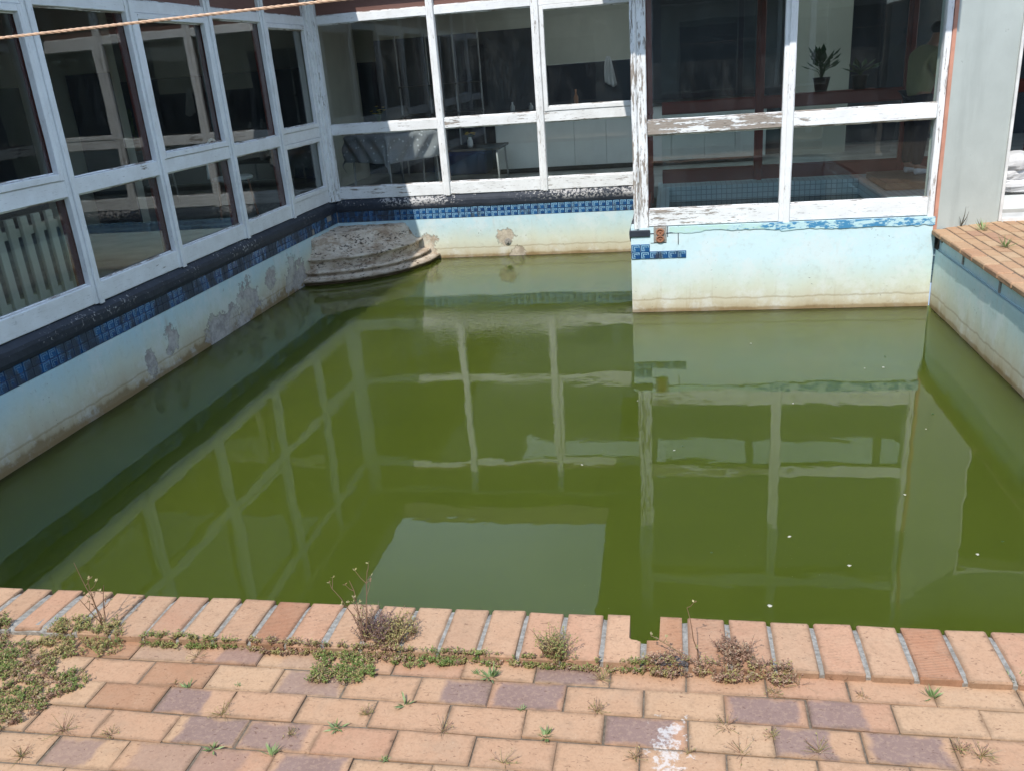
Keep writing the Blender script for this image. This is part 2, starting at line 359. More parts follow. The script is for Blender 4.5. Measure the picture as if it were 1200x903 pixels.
def mat_paver():
    t = NT('clay_paver'); o = t.coord('Object'); w = t.wpos(); ob = t.xyz(o)
    inf = t.n('ObjectInfo'); base = inf.outputs['Color']; rnd = inf.outputs['Random']
    n = t.noise(w, 14, 6, .6); f = t.noise(w, 130, 3, .6)
    # drag marks and pits from the clay press
    dr = t.step(t.noise(t.wpos((1, 2.4, 1)), 60, 2, .5, 1.2), .655, .70)
    pit = t.step(t.voro(w, 190), .16, .08); pit = t.math('MULTIPLY', pit, t.step(t.noise(w, 40, 2), .52, .62))
    col = t.mix(t.math('MULTIPLY', t.step(n, .35, .75), .32), base, t.mix(.5, base, (.62, .45, .30)))
    col = t.mix(t.math('MULTIPLY', t.step(f, .42, .75), .38), col, t.mix(.6, col, (.20, .10, .05)))
    mid = t.noise(w, 34, 5, .7)
    col = t.mix(t.math('MULTIPLY', t.step(mid, .50, .68), .30), col, (.30, .19, .115))
    col = t.mix(t.math('MULTIPLY', t.step(t.noise(t.wpos((1, 1, 1), (4, 9, 0)), 5, 6, .7), .52, .70), .28), col, (.36, .26, .18))
    col = t.mix(t.math('MULTIPLY', t.step(t.noise(w, 210, 2), .66, .72), .22), col, (.66, .55, .42))
    # fired purple heart
    pu = t.attr('purple').outputs['Fac']; ox = t.attr('px').outputs['Fac']
    dx = t.math('ABSOLUTE', t.math('SUBTRACT', ob[0], ox)); dy = t.math('ABSOLUTE', ob[1])
    wob = t.math('MULTIPLY', t.math('SUBTRACT', t.noise(t.wpos((1, 1, 1)), 17, 4), .5), .055)
    e = t.math('MAXIMUM', t.math('ADD', dx, -.079), t.math('ADD', dy, -.042))
    pm = t.math('MULTIPLY', t.step(t.math('ADD', e, wob), .010, -.008), pu)
    purp = t.mix(n, (.185, .120, .105), (.29, .200, .175))
    purp = t.mix(t.math('MULTIPLY', t.step(t.noise(w, 90, 4, .7), .48, .62), .55), purp, (.36, .25, .19))
    col = t.mix(t.math('MULTIPLY', pm, .88), col, purp)
    col = t.mix(t.math('MULTIPLY', t.math('MAXIMUM', dr, pit), .55), col, (.13, .06, .035))
    # dirt worked in from the joints
    ed = t.math('ADD', t.math('MAXIMUM', t.math('SUBTRACT', t.math('ABSOLUTE', ob[0]), t.attr('hx').outputs['Fac']), t.math('SUBTRACT', t.math('ABSOLUTE', ob[1]), t.attr('hy').outputs['Fac'])), .0155)
    dj = t.math('MULTIPLY', t.step(t.math('ADD', ed, t.math('MULTIPLY', t.noise(w, 26, 5, .7), .030)), .017, .034), .50)
    col = t.mix(dj, col, (.11, .075, .045))
    # spilt white paint near one paver
    p = t.n('NewGeometry').outputs['Position']
    sb = t.n('VectorMath', operation='SUBTRACT'); t.set(sb.inputs[0], p); sb.inputs[1].default_value = (-.012, 1.545, 0)
    ml = t.n('VectorMath', operation='MULTIPLY'); t.set(ml.inputs[0], sb.outputs[0]); ml.inputs[1].default_value = (1, .45, 1)
    ln = t.n('VectorMath', operation='LENGTH'); t.set(ln.inputs[0], ml.outputs[0])
    s = t.math('SUBTRACT', t.noise(w, 26, 4, .6), t.math('MULTIPLY', ln.outputs['Value'], 5.4))
    s = t.math('MULTIPLY', t.step(s, .27, .33), t.step(t.noise(w, 75, 5, .75), .40, .56))
    col = t.mix(t.math('MULTIPLY', s, .62), col, (.70, .68, .65))
    # green and white flecks
    rib = t.attr('ribbed').outputs['Fac']
    rw = t.math('SINE', t.math('MULTIPLY', ob[1], 2*math.pi/.0062))
    rw = t.math('MULTIPLY', t.math('MULTIPLY', rw, rib), t.step(t.noise(w, 9, 3), .30, .5))
    col = t.mix(t.math('MULTIPLY', t.step(rw, .2, .9), .30), col, (.30, .11, .05))
    h = t.math('ADD', t.math('MULTIPLY', f, .35), t.math('MULTIPLY', n, .5))
    h = t.math('SUBTRACT', h, t.math('MULTIPLY', t.math('MAXIMUM', dr, pit), .7)); h = t.math('ADD', h, t.math('MULTIPLY', rw, .45))
    t.bsdf(col, .85, t.bump(h, .5, .0022), Specular_IOR_Level=.25); return t.m
PAVER = mat_paver()

def mat_soil():
    t = NT('joint_soil'); w = t.wpos(); n = t.noise(w, 60, 5, .7)
    col = t.ramp(n, [(.3, (.09, .068, .050)), (.6, (.20, .155, .11)), (.8, (.31, .25, .18))])
    t.bsdf(col, .95, t.bump(n, .8, .006)); return t.m
SOIL = mat_soil()
def mat_mortar():
    t = NT('grey_mortar'); w = t.wpos(); n = t.noise(w, 70, 5, .7); b = t.noise(w, 12, 4)
    col = t.ramp(n, [(.28, (.16, .145, .125)), (.55, (.33, .31, .275)), (.8, (.50, .475, .43))])
    col = t.mix(t.step(b, .5, .7), col, t.mix(.5, col, (.20, .17, .13)))
    t.bsdf(col, .95, t.bump(n, .9, .005)); return t.m
MORTAR = mat_mortar()

def mat_leaf():
    t = NT('weed_leaf'); c = t.n('VertexColor', layer_name='col').outputs[0]
    b = t.bsdf(c, .6, None, Specular_IOR_Level=.25)
    tl = t.n('BsdfTranslucent', {'Color': c}); mx = t.n('MixShader', {0: .25}); t.t.links.new(b.outputs[0], mx.inputs[1]); t.t.links.new(tl.outputs[0], mx.inputs[2])
    t.t.links.new(mx.outputs[0], t.out.inputs[0]); return t.m
LEAF = mat_leaf()

def mat_wall(name, col, stain=.25):
    t = NT(name); w = t.wpos(); n = t.noise(w, 2.5, 6, .6); f = t.noise(w, 45, 4, .6)
    st = t.noise(t.wpos((1, 1, .12)), 5, 4, .6)
    c = t.mix(t.step(n, .3, .75), tuple(x*.88 for x in col), col)
    c = t.mix(t.math('MULTIPLY', t.step(st, .52, .75), stain), c, tuple(x*.55 for x in col))
    sp = t.math('MULTIPLY', t.step(t.noise(w, 18, 4, .7), .66, .72), t.step(n, .5, .6))
    c = t.mix(t.math('MULTIPLY', sp, stain*1.6), c, tuple(x*.4 for x in col))
    t.bsdf(c, .7, t.bump(t.math('ADD', f, n), .35, .004), Specular_IOR_Level=.3); return t.m
GREYWALL = mat_wall('grey_green_wall_paint', (.50, .55, .52), .32)
SALMON = mat_plain('salmon_trim_paint', (.56, .27, .19), .6)
CREAM = mat_wall('cream_interior_wall', (.60, .59, .50), .1)
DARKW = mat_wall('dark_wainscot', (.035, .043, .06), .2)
OUTW = mat_wall('cream_outside_render', (.56, .52, .40), .25)
def mat_wood(name, a, b, axis=(1, 12, 12)):
    t = NT(name); g = t.wpos(axis); n = t.noise(g, 3, 6, .6); f = t.noise(g, 18, 4)
    t.bsdf(t.mix(n, a, b), .55, t.bump(f, .25, .003)); return t.m
WOODC = mat_wood('dark_red_boarded_soffit', (.05, .022, .016), (.11, .05, .035))
TRIMW = mat_plain('white_trim_paint', (.74, .75, .75), .5)
CABM = mat_plain('pale_grey_cabinet', (.80, .82, .80), .45, .05, 3)
FLOORM = mat_plain('dull_vinyl_floor', (.40, .39, .36), .5, .2, 3)
DARKM = mat_plain('dark_counter', (.03, .03, .033), .4)
METAL = mat_plain('dull_steel_tube', (.42, .43, .44), .35)
def mat_cloth(name, col, spots=0):
    t = NT(name); o = t.coord('Object'); n = t.noise(o, 30, 4)
    c = t.mix(n, tuple(x*.8 for x in col), col)
    if spots: c = t.mix(t.step(t.voro(o, 14), .22, .16), c, tuple(min(1, x*1.9) for x in col))
    t.bsdf(c, .9, t.bump(n, .2, .002), Specular_IOR_Level=.1); return t.m
CLOTH = mat_cloth('grey_table_cloth', (.34, .34, .37), 1)
WHITEC = mat_cloth('white_cloth', (.72, .72, .72))
OLIVE = mat_cloth('olive_shirt_cloth', (.30, .30, .17))
NAVY = mat_cloth('dark_trouser_cloth', (.03, .03, .04))
SKIN = mat_plain('skin', (.36, .20, .13), .5, .06)
HAIR = mat_plain('dark_hair', (.015, .012, .01), .5)
BLUEC = mat_cloth('blue_cloth', (.05, .08, .22))
YEL = mat_plain('yellow_petals', (.75, .52, .03), .6)
GREEN = mat_plain('leaf_green', (.045, .10, .03), .6)
CLAY = mat_plain('terracotta', (.36, .17, .10), .8)
WHITEP = mat_plain('white_paint_plain', (.74, .74, .72), .5)

def mat_rope():
    t = NT('orange_twine'); n = t.noise(t.wpos(), 160, 3)
    t.bsdf(t.mix(n, (.55, .30, .17), (.80, .60, .42)), .6, t.bump(n, .3, .001)); return t.m
ROPE = mat_rope()

def mat_spa_tile():
    t = NT('pale_mosaic_tile'); w = t.wpos()
    br = t.n('TexBrick', {'Vector': t.n('TexCoord').outputs['UV'], 'Color1': (.45, .60, .64), 'Color2': (.52, .66, .70), 'Mortar': (.25, .33, .36), 'Scale': 1.0, 'Mortar Size': .004, 'Brick Width': .055, 'Row Height': .055}, offset=0.0)
    t.bsdf(br.outputs[0], .3); return t.m
SPAT = mat_spa_tile()
def mat_ground():
    t = NT('outer_paving'); p = t.wpos()
    br = t.n('TexBrick', {'Vector': p, 'Color1': (.44, .26, .15), 'Color2': (.34, .19, .12), 'Mortar': (.08, .055, .035), 'Scale': 1.0, 'Mortar Size': .004, 'Brick Width': .194, 'Row Height': .0975})
    t.bsdf(br.outputs[0], .85, t.bump(br.outputs[1], -.4, .004)); return t.m
GROUNDM = mat_ground()
SPAW = NT('spa_dark_water')
SPAW.bsdf((.018, .026, .03), .04, SPAW.bump(SPAW.noise(SPAW.wpos(), 9, 4), .12, .02), IOR=1.333)
SPAW = SPAW.m

# ------------------------------------------------------------------ swept, slightly uneven timber member
def sj(v, amp, s=3.0):
    n = mnoise.noise_vector(Vector(v)*s); m = mnoise.noise_vector(Vector(v)*s*6.3)
    return (n + m*.45)*amp
def member(name, a, b, axis, mat, parent, ch=.005, amp=.0022, wear=.4, seg=.09):
    """beam between corners a and b, long side along axis, chamfered and wavering"""
    ax = 'xyz'.index(axis); o1, o2 = [q for q in range(3) if q != ax]
    L = b[ax]-a[ax]; n = max(2, int(abs(L)/seg)+1)
    p0, p1, q0, q1 = a[o1], b[o1], a[o2], b[o2]
    c = min(ch, (p1-p0)*.3, (q1-q0)*.3)
    prof = [(p0+c, q0), (p1-c, q0), (p1, q0+c), (p1, q1-c), (p1-c, q1), (p0+c, q1), (p0, q1-c), (p0, q0+c)]
    mb = MB(); vs = []
    for i in range(n+1):
        t = a[ax] + L*i/n
        for (u, w) in prof:
            v = [0, 0, 0]; v[ax] = t; v[o1] = u; v[o2] = w
            d = sj(v, amp); d[ax] = 0
            vs.append((v[0]+d[0], v[1]+d[1], v[2]+d[2]))
    fs = [(i*8+k, i*8+(k+1) % 8, (i+1)*8+(k+1) % 8, (i+1)*8+k) for i in range(n) for k in range(8)]
    fs += [tuple(range(7, -1, -1)), tuple(n*8+k for k in range(8))]
    mb.add(vs, fs)
    o = mb.build(name, mat, parent); o['wear'] = wear
    return o

# ------------------------------------------------------------------ ground sheet (with the pool and the house let out)
gm = MB()
x0, x1, y0, y1 = -250, 250, -250, 250
hx0, hx1, hy0, hy1 = -9.0, XR+.06, YF-.24, 16.0
for (a, b, c, d) in ((x0, hx0, y0, y1), (hx1, x1, y0, y1), (hx0, hx1, y0, hy0), (hx0, hx1, hy1, y1)):
    gm.add([(a, c, -.03), (b, c, -.03), (b, d, -.03), (a, d, -.03)], [(0, 1, 2, 3)])
ground = gm.build('ground', GROUNDM); tag(ground, 'brick paved ground around the pool courtyard', None, None, 'structure')

# ------------------------------------------------------------------ water (one L-shaped body)
wm = MB()
poly = [(XL-.02, YF-.12), (XR+.01, YF-.12), (XR+.01, YBAY+.02), (XBAY-.005, YBAY+.02), (XBAY-.005, YB+.02), (XL-.02, YB+.02)]
n = len(poly)
wm.add([(x, y, ZW) for x, y in poly]+[(x, y, ZW-1.3) for x, y in poly], [tuple(range(n)), tuple(range(2*n-1, n-1, -1))]+[(i, n+i, n+(i+1) % n, (i+1) % n) for i in range(n)])
water = wm.build('water', WATER); tag(water, 'murky olive green pool water with faint ripples', None, None, 'structure')

# ------------------------------------------------------------------ pool shell
pool = empty('swimming_pool', (-1, 6, ZW)); tag(pool, 'derelict pool shell with stained pale blue walls and blue tile band', 'swimming pool')
def slab(name, a, b, mat, parent, ch=0, wear=None):
    mb = MB(); mb.box(a, b, ch); o = mb.build(name, mat, parent)
    if wear is not None: o['wear'] = wear
    return o
def rough_slab(name, a, b, face, mat, parent, amp=.004, n=(60, 10), wear=None):
    """box whose visible face is a grid with gentle unevenness. face: '+x','-x','-y'"""
    mb = MB(); (x0, y0, z0), (x1, y1, z1) = a, b
    def P(u, v, dep):
        z = z0+(z1-z0)*v
        if face == '+x': p = Vector((x1, y0+(y1-y0)*u, z)); ax = Vector((1, 0, 0))
        elif face == '-x': p = Vector((x0, y0+(y1-y0)*u, z)); ax = Vector((-1, 0, 0))
        else: p = Vector((x0+(x1-x0)*u, y0, z)); ax = Vector((0, -1, 0))
        return p + ax*(mnoise.noise(p*2.1)*amp + mnoise.noise(p*9)*amp*.35)
    N, Mv = n
    vs = [P(i/N, j/Mv, 0) for i in range(N+1) for j in range(Mv+1)]
    fs = [(i*(Mv+1)+j, (i+1)*(Mv+1)+j, (i+1)*(Mv+1)+j+1, i*(Mv+1)+j+1) for i in range(N) for j in range(Mv)]
    mb.add(vs, fs)
    e = {'+x': ((x0, y0, z0), (x1-.02, y1, z1)), '-x': ((x0+.02, y0, z0), (x1, y1, z1)), '-y': ((x0, y0+.02, z0), (x1, y1, z1))}[face]
    mb.box(*e); o = mb.build(name, mat, parent, recalc=True)
    if wear is not None: o['wear'] = wear
    return o
wl = rough_slab('wall', (XL-.25, 0.5, -2.0), (XL, YB+.25, Z_TB-.001), '+x', POOL_L, pool, .006, (90, 14)); tag(wl, 'shaded pool wall with peeling grey plaster patches')
wb = rough_slab('wall', (XL, YB, -2.0), (XBAY+.1, YB+.25, Z_TB-.001), '-y', POOL_B, pool, .006, (60, 14)); tag(wb, 'sunlit far pool wall with brown scum line')
wf = rough_slab('wall', (XBAY, YBAY, -2.0), (2.118, YBAY+.2, .104), '-y', POOL_F, pool, .004, (50, 16)); tag(wf, 'pale blue pool wall under the projecting window bay')
wr = rough_slab('wall', (XR-.0, 1.9, -2.0), (XR+.22, YBAY, -.165), '-x', POOL_R, pool, .005, (80, 14)); tag(wr, 'right pool wall with bleached blue paint')
wr2 = rough_slab('wall', (XR+.028, 1.9, -.166), (XR+.22, YBAY, -.046), '-x', POOL_R, pool, .003, (60, 4)); tag(wr2, 'recessed teal strip under the brick edge')
slab('wall', (XL, YF-.22, -2.0), (XR, YF-.115, -.04), POOL_F, pool)
# side of the bay (faces the shaded wall)
wside = slab('wall', (XBAY+.002, YBAY+.2, -2.0), (XBAY+.2, YB, Z_TB-.001), POOL_B, pool)
# tile backing bands
bandL = slab('tile_bed', (XL-.2, .5, Z_TB), (XL-.008, YB+.2, Z_TT), MORTAR, pool)
bandB = slab('tile_bed', (XL-.008, YB+.008, Z_TB), (XBAY+.1, YB+.2, Z_TT), MORTAR, pool)
bandS = slab('tile_bed', (XBAY+.01, YBAY+.2, Z_TB), (XBAY+.2, YB+.008, Z_TT), MORTAR, pool)
# tiles
tb = MB(); TW, TH = .0775, .0630
tb.box((-TW/2, -.0, -TH/2), (TW/2, .009, TH/2), .0018)
tile_me = tb.mesh('tile'); tile_me.materials.append(TILE)
def put_tile(parent, x, y, z, rz, worn):
    o = bpy.data.objects.new('tile', tile_me); COL.objects.link(o); o.parent = parent
    o.matrix_parent_inverse = Matrix.Translation(pool.location).inverted() if parent is pool else Matrix.Identity(4)
    o.location = (x+random.uniform(-.0006, .0006), y, z); o.rotation_euler = (random.uniform(-.012, .012), random.uniform(-.008, .008), rz+random.uniform(-.01, .01))
    o['worn'] = worn; return o
rowz = (Z_TT-.0335, Z_TT-.0995)
pitch = .0802
# tiles are sub-parts of the tile bed (bed meshes are built in world coordinates with the pool's inverse)
def put_on_bed(bed, x, y, z, rz, worn):
    o = put_tile(bed, x, y, z, rz, worn); o.matrix_parent_inverse = Matrix.Identity(4); return o
k = 0; y = YB-.045
while y > 3.9:
    for z in rowz:
        if mnoise.noise(Vector((y*3, z*9, 1.3))) < .52: put_on_bed(bandL, XL+.0005, y, z, math.pi/2, .55+.45*min(1, max(0, .5+mnoise.noise(Vector((y*.8, 0, 2.0))))))
    y -= pitch
x = XL+.05
while x < XBAY-.03:
    for z in rowz:
        wn_ = min(1, max(0, (-2.7-x)/1.0))
        put_on_bed(bandB, x, YB+.0005, z, 0, wn_*.9+.05)
    x += pitch
y = YBAY+.26
while y < YB-.04:
    for z in rowz: put_on_bed(bandS, XBAY+.0015, y, z, -math.pi/2, .3)
    y += pitch
# left wall nearest the camera, out of view: plain tile band
# bay corner tiles
for (x, z) in ((XBAY+.040, rowz[0]), (XBAY+.120, rowz[0])): put_on_bed(wf, x, YBAY-.0095, z, 0, .0)
for i in range(6): put_on_bed(wf, XBAY+.040+i*.078, YBAY-.0095, rowz[1]+.002, 0, .0 if i < 2 else .15)
# black ledges under the frames
def ledge(name, pts_fn, L0, L1, wear, amp=.004):
    prof = [(-.07, .112), (-.035, .108), (.012, .066), (.018, .040), (.016, -.005), (.008, -.034), (-.07, -.034)]
    mb = MB(); nseg = int(abs(L1-L0)/.06); vs = []
    for i in range(nseg+1):
        u = L0+(L1-L0)*i/nseg
        for j, (d, z) in enumerate(prof):
            p = Vector(pts_fn(u, d, z)); q = sj(p, amp, 5) if 0 < j < 6 else Vector((0, 0, 0)); vs.append(p+q)
    m = len(prof)
    fs = [(i*m+k, i*m+(k+1) % m, (i+1)*m+(k+1) % m, (i+1)*m+k) for i in range(nseg) for k in range(m)]
    fs += [tuple(range(m)), tuple(nseg*m+k for k in range(m))]
    mb.add(vs, fs); o = mb.build(name, LEDGE, pool); o['wear'] = wear; return o
ledge('ledge', lambda u, d, z: (XL+d, u, z), .5, YB+.06, .38, .006)
ledge('ledge', lambda u, d, z: (u, YB-d, z), XL-.06, XBAY+.05, .58, .006)
ledge('ledge', lambda u, d, z: (XBAY-d, u, z), YBAY+.11, YB+.06, .6)
# slate end of the ledge at the bay corner, broken inlet and old fitting
sb = MB(); sb.box((XBAY-.012, YBAY-.016, .028), (XBAY+.165, YBAY+.12, .086), .006); o = sb.build('ledge', LEDGE, pool); o['wear'] = 0
bk = MB(); bk.box((XBAY+.195, YBAY-.005, -.028), (XBAY+.305, YBAY+.05, .106), .004); inl = bk.build('broken_inlet', MORTAR, pool)
for zc in (.066, .006):
    q = MB(); q.lathe([(.036, 0), (.036, .012), (.026, .014), (.022, .004), (.010, .003), (.008, .012), (.001, .013)], n=16)
    o = q.build('pipe_end', CLAY, inl, xf=lambda v, zc=zc: (XBAY+.25+v[0], YBAY-.006-v[2], zc+v[1]*.85))
    o.matrix_parent_inverse = Matrix.Identity(4)
for (xa, za, xb, zb) in ((.16, .05, .40, .052), (.31, .02, .312, .105), (.40, -.05, .402, .10), (.17, -.03, .30, -.032)):
    slab('paint_scar', (XBAY+xa, YBAY-.0045, za), (XBAY+xb+.004, YBAY+.01, zb+.004), LEDGE, pool, wear=0)
# chipped blue paint strip below the bay rail
BLUEP = NT('old_blue_paint_layers'); _w = BLUEP.wpos((1, 1, 3)); _n = BLUEP.noise(_w, 6, 5, .65)
_x = BLUEP.xyz(BLUEP.wpos())[0]
_c = BLUEP.mix(BLUEP.step(BLUEP.math('ADD', _n, BLUEP.math('MULTIPLY', _x, .20)), .60, .68), (.50, .72, .64), (.06, .25, .45))
_c = BLUEP.mix(BLUEP.step(BLUEP.noise(_w, 13, 5, .7), .48, .54), _c, (.52, .72, .74))
BLUEP.bsdf(_c, .6, BLUEP.bump(_n, .5, .004)); BLUEP = BLUEP.m
pm_ = MB(); NN = 120; vs = []
for i in range(NN+1):
    x = XBAY+.33+(XR-XBAY-.345)*i/NN
    zt = .1035; zb = .052 - .022*max(-.6, mnoise.noise(Vector((x*4, 0, 0)))) - .012*mnoise.noise(Vector((x*19, 3, 0))) - (.012 if x > .9 else -.006)
    vs += [(x, YBAY-.0075, zt), (x, YBAY-.0075, zb), (x, YBAY+.01, zt), (x, YBAY+.01, zb)]
pm_.add(vs, [(4*i+a, 4*i+b, 4*i+4+b, 4*i+4+a) for i in range(NN) for a, b in ((0, 1), (1, 3), (3, 2), (2, 0))]); pm_.build('paint_strip', BLUEP, pool)
# return fitting in the far wall
q = MB(); q.lathe([(.040, 0), (.040, .008), (.030, .012), (.014, .012), (.012, .03), (.001, .03)], n=18)
q.build('return_fitting', MORTAR, pool, xf=lambda v: (-1.93+v[0], YB-.004-v[2], -.475+v[1]))

# ------------------------------------------------------------------ quarter-round corner steps
def mat_step():
    t = NT('flaking_step_plaster'); w = t.wpos(); n = t.noise(w, 6, 6, .7); f = t.noise(t.wpos((1, 1, 2)), 26, 5, .7)
    col = t.ramp(n, [(.28, (.30, .22, .15)), (.42, (.52, .43, .33)), (.58, (.66, .58, .47)), (.8, (.72, .67, .58))])
    col = t.mix(t.math('MULTIPLY', t.step(f, .52, .58), t.step(t.noise(t.wpos((1, 1, 2.5), (2, 5, 1)), 6, 4, .6), .46, .54)), col, (.07, .05, .038))
    col = t.mix(t.math('MULTIPLY', t.step(t.noise(t.wpos((1, 1, 3)), 4.3, 6, .75), .52, .60), .6), col, (.28, .19, .12))
    zz = t.xyz(w)[2]
    col = t.mix(t.step(zz, -.56, -.64), col, (.16, .11, .06))
    t.bsdf(col, .85, t.bump(t.math('ADD', n, t.math('MULTIPLY', f, .5)), .7, .010), Specular_IOR_Level=.2); return t.m
STEPM = mat_step()
cst = empty('corner_steps', (XL, YB, ZW)); tag(cst, 'quarter round flaking plaster steps in the far left pool corner', 'steps')
tiers = [  # (r, z) profiles from the corner outwards, roughness; the topmost tier has crumbled to a slope
    ([(.02, -.205), (.40, -.205), (.66, -.204), (.77, -.198), (.80, -.206), (.815, -.228), (.84, -.262), (.875, -.305), (.90, -.340), (.95, -.368), (1.0, -.386)], .026, 1),
    ([(.90, -.380), (.99, -.381), (1.040, -.384), (1.058, -.394), (1.056, -.408), (1.018, -.424), (1.010, -.47), (1.012, -.520)], .012, 0),
    ([(.98, -.508), (1.08, -.511), (1.138, -.516), (1.156, -.526), (1.154, -.538), (1.118, -.550), (1.112, -.585)], .009, 0),
    ([(1.06, -.568), (1.18, -.573), (1.240, -.584), (1.266, -.597), (1.262, -.612), (1.225, -.63), (1.20, -.92)], .010, 0)]
for prof, am, crumb in tiers:
    mb = MB(); NA = 120; vs = []
    fine = []
    for (ra, za), (rb, zb) in zip(prof[:-1], prof[1:]):
        k = max(1, int(math.hypot(rb-ra, zb-za)/.022))
        fine += [(ra+(rb-ra)*q/k, za+(zb-za)*q/k) for q in range(k)]
    fine.append(prof[-1])
    for (r, z) in fine:
        for q in range(NA+1):
            a = -math.pi/2 + (math.pi/2)*q/NA
            rr = r
            if crumb:   # the upper ridge runs nearly straight across the corner
                ch = min(1.08, .80/math.cos(a+math.pi/4)); w_ = min(1, max(0, (1.0-r)/.20)); rr = r*(1+(ch-1)*w_)
            p = Vector((XL+rr*math.cos(a), YB+rr*math.sin(a), z)); e = min(1, r/.3)
            d = (mnoise.noise(p*4.5)+mnoise.noise(p*12)*.7+mnoise.noise(p*27)*(.45 if crumb else .3))*am*e
            if not crumb: d += min(0, mnoise.noise(p*6+Vector((3, 1, 0)))+.30)*.05
            vs.append((XL+(rr+d)*math.cos(a), YB+(rr+d)*math.sin(a), z+(mnoise.noise(p*8)*.5+mnoise.noise(p*22)*.35)*am*e*(1 if crumb else .5)))
    m = NA+1; L = len(fine)
    mb.add(vs, [(jj*m+q, jj*m+q+1, (jj+1)*m+q+1, (jj+1)*m+q) for jj in range(L-1) for q in range(NA)])
    mb.build('step', STEPM, cst, smooth=not crumb, recalc=True)

# ------------------------------------------------------------------ brick coping along the near edge
def brick_mesh(lx, ly, h, ch, name='brick', cut=None, irr=.0018, seed=0):
    mb = MB(); mb.box((-lx/2, -ly/2, -h), (lx/2, ly/2, 0), ch)
    rs = random.Random(seed); mb.v = [(x+rs.uniform(-irr, irr), y+rs.uniform(-irr, irr), z+rs.uniform(-irr, irr)*.5) for x, y, z in mb.v]
    me = mb.mesh(name); me.materials.append(PAVER); return me
cop = empty('brick_coping', (-.5, 1.93, 0)); tag(cop, 'row of tan coping bricks with grey mortar joints along the near pool edge', 'coping')
PC = .111; X0 = -1.9656; YC0, YC1 = 2.034, 1.829; ZC = .020
mmb = MB(); NN = 300; vs = []
for i in range(NN+1):
    x = -2.6+4.2*i/NN
    for (y, z) in ((YC1+.006, -.05), (YC1+.006, .010), (YC1+.03, .0165), (YC0-.04, .0155), (YC0-.010, .010), (YC0-.012, -.05)):
        nz = (mnoise.noise(Vector((x*23, y*23, 0)))*.004 + mnoise.noise(Vector((x*3, y*5, 4)))*.004) if z > 0 else 0
        ny = mnoise.noise(Vector((x*31, z*50, 9)))*.004
        if -.132 < x < -.012 and y > 1.93: y = 1.918 if y < YC0-.02 else 1.922
        vs.append((x, y+ny, z+nz))
mmb.add(vs, [(6*i+k, 6*i+k+1, 6*i+7+k, 6*i+6+k) for i in range(NN) for k in range(5)])
mmb.build('mortar_bed', MORTAR, cop, recalc=True)
cop_me = [brick_mesh(.0985, YC0-YC1, .065, .0035, seed=i) for i in range(4)]
tans = [(.500, .306, .190), (.494, .298, .183), (.486, .278, .172), (.516, .322, .200), (.478, .270, .168)]
reds = [(0.414, 0.206, 0.118), (0.432, 0.224, 0.125)]
ribbed = {3: 1, 7: .8, 8: 1, 9: 1, 10: 1, 18: .8, 19: 1, 22: .5, 24: 1}
for i in range(-4, 29):
    xc = X0 + PC*(i+.5) - PC   # brick between joint i-1 and i
    if i == 17:  # broken brick: far right corner gone, left a stub
        pass
    rnd = random.Random(100+i)
    colr = rnd.choice(tans)
    if i in (8, 18, 24): colr = rnd.choice(reds)
    if i in (17, 18):
        # notch between px 737 and 774 cut from the far half
        mb = MB()
        h, y1_, y0_ = -.065, YC0-YC1, 0
        if i == 17: pts = [(-.047, -.1025), (.047, -.1025), (.047, -.012), (.036, -.006), (.022, -.004), (.016, .004), (.015, .1025), (-.047, .1025)]
        else: pts = [(-.047, -.1025), (.047, -.1025), (.047, .1025), (-.012, .1025), (-.014, .0), (-.019, -.004), (-.047, -.006)]
        m = len(pts); mb.add([(x, y, 0) for x, y in pts]+[(x, y, h) for x, y in pts], [tuple(range(m)), tuple(range(2*m-1, m-1, -1))]+[(a, m+a, m+(a+1) % m, (a+1) % m) for a in range(m)])
        me = mb.mesh('brick'); me.materials.append(PAVER)
        o = link('brick', me, None, cop)
    else:
        o = link('brick', cop_me[i % 4], None, cop)
    dy = .009 if i <= 2 else 0.0
    o.matrix_parent_inverse = Matrix.Translation(cop.location).inverted()
    o.location = (xc+rnd.uniform(-.002, .002), (YC0+YC1)/2+dy+rnd.uniform(-.002, .002), ZC+rnd.uniform(-.0015, .0015))
    o.rotation_euler = (rnd.uniform(-.006, .006), rnd.uniform(-.008, .008), rnd.uniform(-.008, .008))
    c = rnd.uniform(.92, 1.1); o.color = (colr[0]*c, colr[1]*c, colr[2]*c, 1)
    o['ribbed'] = float(ribbed.get(i, .12)); o['purple'] = 0.0; o['px'] = 0.0; o['hx'] = .0495; o['hy'] = .1025
    if i in (0, 1, 2): o.scale.x = .90
    if i in (17, 18): tag(o, 'broken coping brick with a square notch')

# wide pale mortar smears near the left end
for (xa, xb, w_) in ((-2.055, -2.0, .012), ):
    pass

# ------------------------------------------------------------------ near paving
pav = empty('brick_paving', (-.5, 1.4, 0)); tag(pav, 'tan and purple clay paver terrace in the foreground', None, None, 'structure')
slab('joint_bed', (-9, -6, -.2), (9.5, YC1+.02, -.0040), SOIL, pav)
PL, PW = .194, .0975
pav_me = [brick_mesh(PL-.0036, PW-.0034, .05, .0022, seed=20+i) for i in range(5)]
rows = [(1.8060, .032), (1.7085, .119), (1.6110, .030), (1.5135, .115), (1.4160, .035), (1.3185, .12), (1.2210, .03), (1.1235, .11)]
purple = {(0, -8): .4, (0, -7): .75, (0, -2): 1, (1, -6): .8, (1, -4): 1, (1, -3): 1, (1, 0): 1, (1, 1): 1, (2, -7): 1, (2, -1): 1, (2, 1): 1, (2, 2): 1,
          (3, -7): 1, (3, -6): .9, (4, -8): .8, (4, -7): .5, (4, -5): 1, (4, -6): .6, (5, -5): 1, (5, 1): 1, (0, -6): .35}
